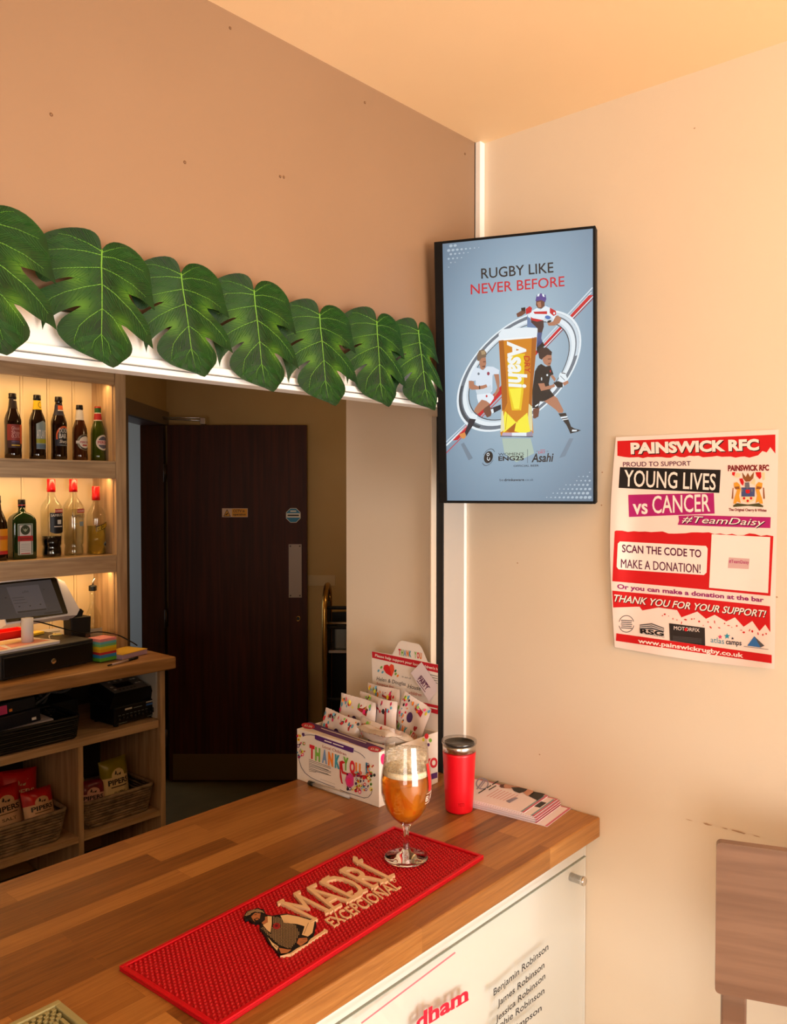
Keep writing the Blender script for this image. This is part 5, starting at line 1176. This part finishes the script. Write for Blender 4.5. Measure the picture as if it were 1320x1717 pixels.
for pts_, m, l in [(CAP, MDK, 19), ([(182,470),(210,442),(255,448),(284,466),(280,500),(250,513),(215,513),(197,500)], MSK, 19), ([(252,446),(283,460),(284,494),(260,514),(216,515),(200,490),(225,478),(245,488)], MDK, 20), ([(212,488),(232,484),(236,494),(216,498)], MSK, 21), ([(287,470),(315,470),(310,510),(272,528),(258,518)], MSK, 19),
    ([(302,466),(334,469),(334,520),(324,588),(300,570),(268,532),(305,512)], MCR, 20), (VEST, MDK, 19), ([(397,462),(450,455),(530,470),(650,506),(634,590),(600,618),(556,604),(576,542),(520,525),(424,516)], MCR, 20), ([(532,630),(594,626),(598,650),(546,688),(518,666)], MSK, 21), ([(304,622),(340,662),(384,692),(372,722),(336,680)], MCR, 20), ([(384,700),(440,710),(478,714),(450,738),(402,743)], MSK, 21)]: A.poly(pts_, m, l)
for poly_, st in ((VEST, 11.5), (CAP, 9)):
    for i in range(0, 60):
        for j in range(0, 60):
            p = (130 + i * st, 405 + j * st * .8 + (st * .4 if i % 2 else 0))
            if inside(p, poly_) and inside((p[0] + 5, p[1]), poly_) and inside((p[0], p[1] + 4), poly_): A.poly([(p[0] - 3.4, p[1]), (p[0], p[1] - 3), (p[0] + 3.4, p[1]), (p[0], p[1] + 3)], MCR, 20)
A.disc((370, 540), 28, 24, mat((150, 20, 34), .5), 22, 0, 14); A.disc((368, 538), 12, 10, RD if False else mat((90, 10, 20), .5), 23, 0, 10)
A.line([(605, 515), (570, 600)], 3, MDK, 21); A.line([(350, 680), (376, 700)], 4, MDK, 21); A.line([(205, 458), (222, 454)], 4, MDK, 20); A.line([(560, 640), (590, 634)], 2, MDK, 22); A.line([(540, 660), (575, 655)], 2, MDK, 22)
for p, q in (((395, 752), (475, 740)), ((475, 740), (730, 572)), ((716, 566), (744, 578))): bar(p, q, 17, 17 if q[0] > 480 and q[0] < 740 else 18)
mb.obj('man_emblem', t, label='emblem of a bearded man in flat cap and checked waistcoat')
# beer glass
gp = atZ(681.4, 1438.6, CT + .0078); gc = V((gp.x, gp.y, CT + .0079))
t = thing('beer_glass', 'stemmed glass of amber beer standing on the red bar runner', 'glass', gc)
BG = thin_glass('beer_glass_wall', (.97, .975, .96), .02, .02); SOLID = mat((250, 250, 250), .0, trans=1., ior=1.45, name='stem_glass')
OUTP = [(.0045, .0545), (.0119, .0590), (.0238, .069), (.0317, .080), (.0376, .096), (.0411, .115), (.0416, .128), (.0401, .142), (.0378, .155), (.0361, .169), (.0351, .182), (.0341, .1905), (.0338, .1925)]
mb = MB(); mb.lathe(OUTP + [(.0326, .1925)] + [(a - .0014, b + (.002 if i == 0 else 0)) for i, (a, b) in enumerate(OUTP[::-1])][1:], BG, gc, 48); mb.obj('bowl', t)
mb = MB(); mb.lathe([(0, .0), (.034, .0), (.0358, .0012), (.0355, .0026), (.030, .0040), (.016, .0068), (.0085, .0105), (.0055, .017), (.0042, .026), (.0040, .036), (.0046, .045), (.0062, .052), (.0085, .0565), (.0, .0575)], SOLID, gc, 48); mb.obj('stem', t)
BEER = mat((232, 140, 30), .12, trans=.7, ior=1.33, name='amber_beer'); FOAM = noisy('beer_foam', (236, 214, 180), (250, 238, 214), (1, 1, 1), 260., .7, bump=.3, bscale=400)
inn = [(a - .0019, b) for a, b in OUTP if b < .141]
inn[0] = (.002, .0585)
mb = MB(); mb.lathe([(0, .0582)] + inn + [(.0385, .1405), (.0, .1405)], BEER, gc, 48); mb.obj('beer', t)
mb = MB(); mb.lathe([(0, .1407), (.0384, .1407), (.0378, .146), (.0368, .1500), (.030, .1485), (.018, .1478), (0, .1476)], FOAM, gc, 48); mb.obj('foam', t)
fm = bpy.data.materials.new('foam_film'); fm.use_nodes = True; tt = fm.node_tree; b = tt.nodes['Principled BSDF']; b.inputs['Base Color'].default_value = lin((240, 224, 196)) + (1,)
tc = tt.nodes.new('ShaderNodeTexCoord'); n = tt.nodes.new('ShaderNodeTexNoise'); n.inputs['Scale'].default_value = 130; n.inputs['Detail'].default_value = 3; r = tt.nodes.new('ShaderNodeMapRange'); r.inputs['From Min'].default_value = .42; r.inputs['From Max'].default_value = .68; r.inputs['To Max'].default_value = .75
r.inputs['To Min'].default_value = .12
tt.links.new(tc.outputs['Object'], n.inputs['Vector']); tt.links.new(n.outputs[0], r.inputs[0]); tt.links.new(r.outputs[0], b.inputs['Alpha'])
mb = MB(); mb.lathe([(.0374, .1495), (.0360, .155), (.0344, .169), (.0338, .176)], fm, gc, 48); mb.v = mb.v; o = mb.obj('foam_lacing', t)
mb = MB(); a = Art(mb, surfmap(gc, OUTP, 1.0, math.radians(-49.3)))
wp = mat((240, 232, 220), .5); rp_ = mat((214, 24, 34), .4)
patch(a, .0345, .0425, .118, .161, rp_, 1, 6, 8); a.text('EL ALMA', (.030, .102), (.062, .102), (.030, .111), wp, 1, .03); patch(a, .030, .062, .1145, .1153, wp, 1, 8, 1); patch(a, .030, .062, .098, .0988, wp, 1, 8, 1)
a.text('MADRI', (-.064, .102), (-.036, .102), (-.064, .111), wp, 1, .03)
mb.obj('glass_print', t, label='red and white printed logo')
# tumbler
tp = atZ(770, 1358, CT); tc_ = V((tp.x, tp.y, CT + .0003))
t = thing('travel_tumbler', 'bright red steel travel tumbler with a clear lid beside the cream wall', 'tumbler', tc_)
TR_ = noisy('red_powder_coat', (222, 8, 28), (226, 10, 30), (1, 1, 1), 8, .34, bump=.04, bscale=900)
mb = MB(); mb.lathe([(0, 0), (.0235, 0), (.0255, .0014), (.0262, .004), (.0285, .05), (.0312, .109), (.0314, .1125), (.0309, .113), (0, .113)], TR_, tc_, 56); bd = mb.obj('body', t)
mb = MB(); a = Art(mb, surfmap(tc_, [(.0262, .004), (.0285, .05), (.0312, .109)], 1., math.radians(-46), .0001)); a.text('YETI', (-.0065, .0165), (.0075, .0165), (-.0065, .0225), mat((196, 6, 24), .25), 1, .03); mb.obj('embossed_mark', bd)
mb = MB(); mb.lathe([(.0305, .1131), (.0310, .1132), (.0314, .126), (.0308, .1268), (.0296, .1266), (.0288, .110)], STEEL, tc_, 56); mb.obj('steel_rim', t)
mb = MB(); LID = thin_glass('smoky_lid', (.82, .81, .80), .04, .05)
mb.lathe([(0, .1275), (.026, .1275), (.0272, .129), (.0276, .1325), (.0305, .1345), (.0326, .1345), (.0332, .132), (.0330, .1285), (.0315, .1270)], LID, tc_, 56)
mb.obj('lid', t)
mb = MB(); mb.lathe([(.0277, .1273), (.0280, .1305), (.0272, .1306), (.0268, .1276)], mat((60, 58, 56), .3), tc_, 56); mb.obj('lid_seal', t)
mb = MB(); mb.lathe([(0, .118), (.0287, .118)], mat((36, 30, 26), .3), tc_, 40); mb.obj('drink', t)
# flyers against the wall
FT = 1.0636
q1 = atZ(927, 1329.8, FT); q2 = atZ(884.5, 1359.4, FT); e_ = (q1 - q2); wdt = min(e_.length, .105); ev = e_.normalized(); eu = V((-ev.y, ev.x, 0))
if eu.y < 0: eu = -eu
bq = atZ(922.4, 1384.4, CT)
def shift(k): return V((0, 0, 0))
NF = 9; lastc = None
LSTK = ['top sheet of the flyer stack, printed with a dancer in black', 'second flyer down, sliding out from under the dancer sheet']
for k in range(NF):                   # k = 0 is the bottom sheet
    f_ = k / (NF - 1)
    off = (bq - q2) * (1 - f_) ** 2.2 if k else (bq - q2)
    if 0 < k < NF - 1: off = (atZ(896, 1367.5, FT) - q2) * (1.0 if k == NF - 2 else 1.25 + .12 * math.sin(k * 2.1))
    z_ = CT + .0003 + .00147 * k
    o0 = V((q2.x + off.x, q2.y + off.y, z_)); 
    fq = Fr(o0, eu, ev, (0, 0, 1)); w_ = wdt
    over = (fq(0, w_, 0).x + .002)
    if over > 0: fq = Fr(o0 - V((over, 0, 0)), eu, ev, (0, 0, 1))
    mb = MB(); mb.box(0, .165, 0, w_, 0, .0013, mat((236, 226, 236), .6), fq)
    pk = mat((206, 110, 136), .5); bu = mat((120, 160, 176), .5)
    zt = .00135
    mb.box(0, .165, w_ - .004, w_, .0013, zt, pk, fq); mb.box(0, .0045, 0, w_ - .004, .0013, zt, pk, fq)
    if k: mb.box(.0045, .008, .002, w_ - .006, .0013, zt, bu, fq)
    if k == NF - 2: mb.box(.010, .022, .045, .075, .0013, zt, blk_, fq)
    if k == NF - 1:
        a = Art(mb, lambda x, y, l: atZ(x, y, CT + .0003 + .00147 * (NF - 1) + .0014 + l * LAY), (6.6, 780, 1270)); bk = mat((34, 36, 36), .5); sk = mat((200, 150, 130), .5); vt = mat((150, 148, 176), .5); rd_ = mat((196, 90, 104), .5)
        a.ring(lambda t_, k_: (190 + 72 * k_ * math.cos(t_), 290 + 66 * k_ * math.sin(t_)), 1, .8, vt, 1, 24); a.line([(130, 350), (220, 235)], 16, vt, 2); a.line([(160, 345), (240, 240)], 9, vt, 2)
        a.line([(148, 396), (230, 345)], 12, bk, 1); a.line([(240, 339), (290, 308)], 12, bk, 1); a.line([(300, 302), (393, 246)], 12, bk, 1); a.line([(262, 360), (345, 312)], 12, bk, 1)
        for j in range(7): a.line([(240 + j * 36, 432 + j * 9), (372 + j * 36, 350 + j * 11)], 4, rd_, 1)
        a.poly([(385, 310), (440, 295), (520, 310), (560, 330), (500, 345), (430, 340)], sk, 1); a.poly([(380, 320), (395, 300), (440, 296), (425, 318), (440, 335), (400, 335)], mat((90, 50, 40), .5), 2)
        a.poly([(510, 330), (600, 330), (690, 350), (660, 380), (600, 395), (540, 370)], bk, 2); a.poly([(540, 320), (640, 315), (760, 360), (740, 385), (650, 345)], sk, 1); a.poly([(640, 385), (700, 355), (770, 385), (740, 410), (690, 425)], sk, 2); a.poly([(760, 380), (890, 400), (850, 440), (800, 475), (700, 425)], bk, 2)
        a.poly([(450, 480), (560, 440), (590, 450), (490, 505)], vt, 1)
    lb = LSTK[0] if k == NF - 1 else LSTK[1] if k == NF - 2 else 'lowest flyer, pink edge sticking out furthest along the counter' if k == 0 else 'plain pink edged flyer in the middle of the stack by the wall'
    tag(mb.obj('flyer'), lb, 'flyer', 'flyers stacked by the wall')
# charity box
BXF, BXB, BYR, BYL, BT = -.2405, -.0600, .0588, .2935, 1.157
t = thing('charity_box', 'white cardboard charity box printed THANK YOU with a header card against the wall', 'box', ((BXF + BXB) / 2, .18, CT))
CARD = noisy('printed_white_card', (226, 214, 202), (238, 228, 218), (1, 1, 1), 9, .5)
z0 = CT + .0003
mb = MB()
mb.box(BXF, BXF + .002, BYR, BYL, z0, BT, CARD); mb.box(BXF + .002, BXB, BYR, BYR + .002, z0, BT, CARD); mb.box(BXF + .002, BXB, BYL - .002, BYL, z0, BT, CARD); mb.box(BXB - .002, BXB, BYR + .002, BYL - .002, z0, BT, CARD); mb.box(BXF + .002, BXB - .002, BYR + .002, BYL - .002, z0, z0 + .002, CARD)
mb.box(BXF + .002, BXF + .040, BYR + .002, BYL - .002, BT - .0015, BT, CARD)
mb.obj('carton', t, bevel=.0008)
mb = MB(); A = Art(mb, planemap((BXF - .0003, 0, 0), (-1, 0, 0)), (7.333, 480, 1180))
TC = [mat(c_1, .5) for c_1 in ((206, 30, 48), (120, 176, 70), (120, 150, 190), (232, 130, 40), (60, 150, 170), (110, 170, 60), (206, 36, 52), (230, 126, 40), (40, 130, 170))]; PUR = mat((84, 40, 108), .5); NVY = mat((54, 52, 84), .5); BKS = mat((44, 40, 44), .5); PNKc = mat((226, 40, 110), .5); YLc = mat((232, 222, 60), .5); GNc = mat((120, 176, 70), .5); BLc = mat((90, 160, 190), .5)
A.line([(205, 402), (245, 385), (300, 382), (352, 392)], 6, NVY, 1); A.line([(835, 578), (890, 600), (940, 635), (970, 670)], 6, NVY, 1)
A.line([(155, 620), (160, 700), (185, 780), (230, 850), (300, 905), (380, 945), (600, 1030)], 6, NVY, 1); A.line([(660, 1055), (720, 1082), (960, 1160), (1010, 1150), (1045, 1110), (1062, 1050)], 6, NVY, 1)
A.poly([(353, 380), (832, 548), (826, 602), (800, 600), (370, 445), (352, 430)], PUR, 2); A.line([(470, 452), (560, 482)], 12, wp, 3); A.line([(575, 487), (705, 531)], 12, wp, 3)
A.text('Local Children', (445, 536), (738, 642), (448, 502), mat((150, 40, 40), .5), 2)
xs = [285, 355, 440, 515, 598]; ys = [655, 685, 712, 745, 775]
for ch, x_, y_, m in zip('THANK', xs, ys, TC): A.text(ch, (x_, y_), (x_ + 62, y_ + 22), (x_ + 2, y_ - 145), m, 3, .06)
for ch, x_, y_, m in zip('YOU!', (700, 780, 850, 975), (800, 842, 872, 865), TC[5:]): A.text(ch, (x_, y_), (x_ + (64 if ch != '!' else 26), y_ + 20), (x_ + 2, y_ - 140), m, 3, .06)
for k in range(8): A.line([(280, 686 + 20 * k), (550 - (30 if k in (2, 5) else 0) - (180 if k == 7 else 0), 784 + 17 * k - (60 if k == 7 else 0))], 5, BKS, 1)
A.line([(420, 925), (600, 990)], 2, BKS, 1)
A.poly([(655, 715), (690, 700), (730, 725), (690, 740), (700, 830), (760, 860), (760, 880), (690, 860), (670, 800), (690, 960), (700, 985), (680, 980), (660, 900)], mat((190, 30, 40), .5), 4)
A.poly([(745, 855), (790, 850), (830, 900), (830, 1000), (790, 1035), (745, 1010), (725, 940)], mat((206, 60, 130), .5), 4); A.disc((775, 955), 28, 44, PNKc, 5); A.poly([(800, 840), (900, 880), (1010, 880), (1030, 905), (1000, 935), (940, 900), (830, 900)], mat((170, 24, 30), .5), 5)
rb = random.Random(9)
for cx_, cy_, n_, sx_, sy_ in ((185, 520, 22, 45, 150), (960, 960, 46, 110, 110), (1040, 800, 16, 45, 90), (860, 1060, 14, 110, 60)):
    for i in range(n_):
        p = (cx_ + rb.uniform(-sx_, sx_), cy_ + rb.uniform(-sy_, sy_)); rr = rb.uniform(9, 24); m = rb.choice([PNKc, YLc, GNc, BLc, TC[0], TC[3], PUR, BKS]); lay = 6 + (i % 5) * .6
        A.disc(p, rr * .8, rr, m, lay, 0, 12); A.disc(p, rr * .4, rr * .5, rb.choice([wp, BKS, TC[0]]), lay + .3, 0, 10)
mb.obj('front_print', t)
mb = MB(); A = Art(mb, lambda x, y, l: atZ(x, y, BT + .0002 + l * LAY), (7.333, 480, 1180))
A.poly([(195, 262), (290, 222), (1212, 548), (1120, 592), (1000, 555)], PUR, 1); A.line([(430, 300), (985, 484)], 8, wp, 2); A.line([(470, 370), (770, 470)], 7, wp, 2)
for c_1, m in (((270, 272), 1), ((1085, 558), 1)): A.disc(c_1, 84, 36, mat((190, 24, 50), .5), 3, .16); A.text('£1.00', (c_1[0] - 48, c_1[1] + 2), (c_1[0] + 48, c_1[1] + 24), (c_1[0] - 42, c_1[1] - 20), wp, 4, .04)
mb.obj('top_print', t)
mb = MB(); A = Art(mb, planemap((0, BYR - .0003, 0), (0, -1, 0)), (4.714, 480, 1060))
A.disc((770, 1005), 22, 44, PNKc, 1); A.disc((1110, 822), 16, 22, TC[0], 1); A.disc((1140, 855), 12, 16, GNc, 1); A.disc((1085, 850), 10, 14, YLc, 1); A.disc((1125, 890), 10, 14, PUR, 1)
A.text('THANK YO', (830, 1130), (1198, 1062), (828, 1060), TC[6], 1, .05); A.poly([(760, 1240), (1196, 1105), (1196, 1150), (760, 1290)], PUR, 1)
mb.obj('side_print', t)
hmp = planemap((BXB + .0005, 0, 0), (-1, 0, 0))
mb = MB(); A = Art(mb, hmp, (4.714, 480, 1060))
HP = [(675, 150), (838, 178), (888, 82), (915, 66), (1050, 95), (1072, 122), (1120, 236), (1200, 256), (1200, 800), (690, 700)]
hpx = [(p[0] / 4.714 + 480, p[1] / 4.714 + 1060) for p in HP]
mb.prism(hpx, -6, 1, CARD, hmp)
hd = mb.obj('header_card', t)
mb = MB(); A = Art(mb, hmp, (4.714, 480, 1060)); HR = mat((190, 26, 44), .5)
A.poly([(678, 152), (1200, 258), (1200, 322), (680, 202)], HR, 2); A.text("Please help support your local children's h", (702, 192), (1196, 302), (704, 172), wp, 3, .015)
A.letters('THANK YOU', (888, 178), (1075, 212), (888, 134), TC, 3, .05)
A.poly([(768, 290), (775, 262), (800, 256), (815, 270), (830, 250), (850, 262), (855, 300), (835, 352), (790, 325)], mat((214, 36, 40), .5), 3); A.poly([(815, 270), (830, 250), (850, 262), (855, 300), (835, 352)], mat((226, 78, 50), .5), 4)
for p, m in (((752, 278), GNc), ((730, 305), BLc), ((762, 316), BLc), ((864, 306), mat((30, 110, 70), .5)), ((882, 345), TC[3]), ((866, 330), GNc)): A.disc(p, 8, 12, m, 3, .5, 8)
HBK = mat((40, 34, 36), .5)
A.text('Helen & Douglas', (714, 380), (945, 425), (714, 350), HBK, 3, .0, .2); A.text('House', (960, 440), (1062, 462), (962, 408), HBK, 3, .0, .2); A.text('hospice for', (716, 415), (850, 448), (718, 392), mat((190, 70, 60), .5), 3); A.text('children', (975, 490), (1068, 508), (977, 466), mat((190, 70, 60), .5), 3)
A.text('in aid of', (915, 356), (985, 372), (916, 344), HBK, 3)
for k in range(4): A.line([(1135, 335 + 18 * k), (1198, 350 + 18 * k)], 4, HBK, 3)
A.poly([(1000, 538), (1200, 580), (1200, 650), (1020, 600)], HR, 3); A.line([(1012, 566), (1196, 608)], 9, wp, 4)
mb.obj('header_print', hd)
# white card with a purple stamp leaning on the header
cm_ = planemap((BXB - .004, 0, 1.30), (-1, 0, .05))
mb = MB(); CD = [(985, 325), (1070, 238), (1192, 420), (1190, 470), (1120, 545)]
mb.prism([(p[0] / 4.714 + 480, p[1] / 4.714 + 1060) for p in [(985, 322), (1070, 236), (1190, 410), (1188, 470), (1128, 546)]], -4, 2, mat((222, 208, 214), .6), cm_)
A = Art(mb, cm_, (4.714, 480, 1060)); SP = mat((96, 44, 84), .5)
A.text('PARTY', (1040, 372), (1108, 462), (1062, 345), SP, 4, .04); A.line([(1034, 382), (1100, 474)], 5, SP, 4); A.line([(1066, 340), (1138, 440)], 5, SP, 4)
tag(mb.obj('stamped_card'), 'tilted white card with purple stamp propped on the charity box header', 'card')
# printed packets in the box
def packet(label, x, y, z, wd, hg, rot, lean, roll, seed, art=True, m=None, tk=.010):
    M_ = Matrix.Translation((x, y, z)) @ Matrix.Rotation(rot, 4, 'Z') @ Matrix.Rotation(-lean, 4, 'X') @ Matrix.Rotation(roll, 4, 'Y'); rb = random.Random(seed); ph = [rb.uniform(0, 6) for _ in range(4)]
    def sf(u, v, s_, l=0):
        e = max(0., 1 - abs(2 * v - 1) ** 4) ** .6 * max(0., 1 - abs(2 * u - 1) ** 3) ** .6
        wv = .0035 * math.sin(5 * u + ph[0]) * v + .002 * math.sin(9 * v + 7 * u + ph[1]) + (.0012 * math.sin(60 * u) if v > .9 else 0)
        return M_ @ V(((u - .5) * wd, wv - s_ * (tk * e + .0005 + l * .0004), v * hg))
    r = thing('gift_packet', label, 'packet', V((x, y, z)), 'printed gift packets in the charity box'); mb = MB(); N1, N2 = 22, 18
    for s_ in (1, -1):
        vs = [sf(i / N1, j / N2, s_) for j in range(N2 + 1) for i in range(N1 + 1)]
        mb.add(vs, [(j * (N1 + 1) + i, j * (N1 + 1) + i + 1, (j + 1) * (N1 + 1) + i + 1, (j + 1) * (N1 + 1) + i) for j in range(N2) for i in range(N1)], m or PKF, True)
    mb.obj('wrapper', r)
    if art:
        mb = MB(); a = Art(mb, lambda u, v, l: sf(u, v, 1, l)); RDk = mat((170, 36, 40), .4); PU = mat((74, 46, 100), .4)
        cx = .60; a.disc((cx - .12, .66), .095, .10, PU, 2, .4, 16, 2); a.poly([(cx - .07, .62), (cx - .04, .64), (cx - .01, .92), (cx - .05, .92)], PU, 2); a.poly([(cx - .05, .86), (cx + .22, .80), (cx + .22, .90), (cx - .05, .94)], RDk, 2); a.poly([(cx + .17, .55), (cx + .21, .55), (cx + .22, .86), (cx + .18, .86)], RDk, 2); a.disc((cx + .14, .54), .05, .05, RDk, 2, .4, 12, 2)
        a.letters('THANK YOU', (.12, .34), (.88, .34), (.12, .46), TC, 2, .05)
        for i in range(34):
            p = (rb.uniform(.03, .34) if i % 3 else rb.uniform(.3, .97), rb.uniform(.5, .97) if i % 3 else rb.uniform(.84, .97)); rr = rb.uniform(.012, .034); a.disc(p, rr, rr * 1.1, rb.choice([PNKc, YLc, GNc, BLc, TC[0], TC[3], BKS]), 3 + (i % 4) * .5, 0, 10)
        mb.obj('packet_print', r)
    return r
PKF = mat((226, 212, 206), .28, coat=.3, name='packet_film'); CLR = mat((224, 206, 190), .2, trans=.35, name='crinkled_clear_film')
RZ = -math.pi / 2
packet('front row packet at the open end of the charity box, slumping outwards', -.185, .238, 1.062, .105, .125, RZ + .06, .10, .10, 1)
packet('upright packet second row of the charity box with purple note, nearest the doorway', -.150, .215, 1.064, .10, .155, RZ + .05, .04, .06, 2)
packet('upright packet in the middle of the charity box just left of the propped tall one', -.122, .180, 1.064, .11, .158, RZ + .0, .02, .04, 3)
packet('wide packet covered in coloured dots right behind the purple top flap', -.183, .128, 1.062, .105, .128, RZ - .06, .04, .05, 4)
packet('dim packet leaning on the header card below the red heart', -.078, .195, 1.10, .09, .135, RZ, -.04, .03, 5)
packet('tall packet propped up on its corner in front of the header card', -.092, .128, 1.115, .075, .125, RZ, -.10, .42, 6)
packet('crinkled clear packet lying flat at the wall end of the charity box', -.125, .105, 1.150, .085, .09, RZ - .1, -1.25, .05, 7, False, CLR, .014)
# clear pen at the foot of the box
pa = atZ(480 + 275 / 7.333, 1180 + 972 / 7.333, CT + .005) ; pb = atZ(480 + 760 / 7.333, 1180 + 1150 / 7.333, CT + .005)
pa = V((-.2475, min(pa.y, .275), CT + .0048)); pb = V((-.2475, pb.y, CT + .0048))
t = thing('clear_pen', 'clear plastic pen with black cap lying along the foot of the charity box', 'pen', pa)
MB().tube([pa, pa + (pb - pa) * .12], .0046, BLACK, 10).obj('cap', t)
MB().tube([pa + (pb - pa) * .121, pb], .0040, mat((236, 230, 226), .1, trans=.6, name='clear_pen_plastic'), 10).obj('barrel', t)
# grey-green drip mat, near corner of the counter
dm = atZ(98, 1675, CT + .011); A1 = math.radians(1.0)
frK = Fr((dm.x, dm.y, CT + .0003), (-math.cos(A1), -math.sin(A1), 0), (math.sin(A1), -math.cos(A1), 0), (0, 0, 1))
t = thing('drip_mat', 'grey-green ribbed rubber drip mat cut off at the near end of the counter', 'bar mat', frK(.15, .1, 0))
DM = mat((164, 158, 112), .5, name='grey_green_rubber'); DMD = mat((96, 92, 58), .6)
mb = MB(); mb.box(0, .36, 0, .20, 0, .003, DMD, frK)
for b in ((0, .36, 0, .008), (0, .36, .192, .20), (0, .008, .008, .192), (.352, .36, .008, .192)): mb.box(*b, .003, .0105, DM, frK)
mb.obj('tray', t, bevel=.001)
mb = MB()
for i in range(42): mb.box(.0125 + i * .008, .0165 + i * .008, .034, .190, .003, .009, DM, frK)
for j in range(4):
    for i in range(43): mb.box(.010 + i * .008 + (.004 if j % 2 else 0), .0145 + i * .008 + (.004 if j % 2 else 0), .0105 + j * .006, .0145 + j * .006, .003, .009, DM, frK)
mb.obj('rib_surface', t)

# ================================================================== BAR STOOL
STW = noisy('brown_stool_wood', (116, 84, 64), (134, 100, 78), (2, 2, 30), 2., .34, detail=6)
P0 = V((-.1908, -.5632, 1.146)); ex = V((.372, -.928, 0)).normalized(); ny = V((-ex.y, ex.x, 0)); 
if ny.dot(CP - P0) < 0: ny = -ny
frZ = Fr((P0.x, P0.y, 0), ex, ny, (0, 0, 1))
WD = .36
t = thing('bar_stool', 'brown wooden bar stool with a panel backrest against the cream wall', 'stool', frZ(WD / 2, .17, 0))
def rr2(x0, x1, y0_, y1_, r_):
    o = []
    for cx_, cy_, a0 in ((x1 - r_, y1_ - r_, 0), (x0 + r_, y1_ - r_, 90), (x0 + r_, y0_ + r_, 180), (x1 - r_, y0_ + r_, 270)):
        for k in range(6): a = math.radians(a0 + 18 * k); o.append((cx_ + r_ * math.cos(a), cy_ + r_ * math.sin(a)))
    return o
mb = MB(); mb.prism(rr2(0, WD, .9225, 1.146, .007), -.014, 0, STW, lambda a, b, c: frZ(a, c, b)); mb.obj('backrest', t, bevel=.002)
for u in (.009, WD - .044): MB().box(u, u + .035, -.036, -.0142, 0, 1.02, STW, frZ).obj('leg', t, bevel=.003)
for u in (.009, WD - .044): MB().box(u, u + .035, .33, .365, 0, .695, STW, frZ).obj('leg', t, bevel=.003)
mb = MB(); mb.prism(rr2(0, WD, -.012, .38, .03), .696, .725, STW, lambda a, b, c: frZ(a, b, c)); mb.obj('seat', t, bevel=.006)
for z in (.22, .55):
    MB().box(.045, WD - .045, .337, .358, z, z + .035, STW, frZ).obj('stretcher', t, bevel=.002); MB().box(.045, WD - .045, -.034, -.016, z, z + .035, STW, frZ).obj('stretcher', t, bevel=.002)
for u in (.014, WD - .039): MB().box(u, u + .022, -.012, .328, .30, .335, STW, frZ).obj('stretcher', t, bevel=.002)
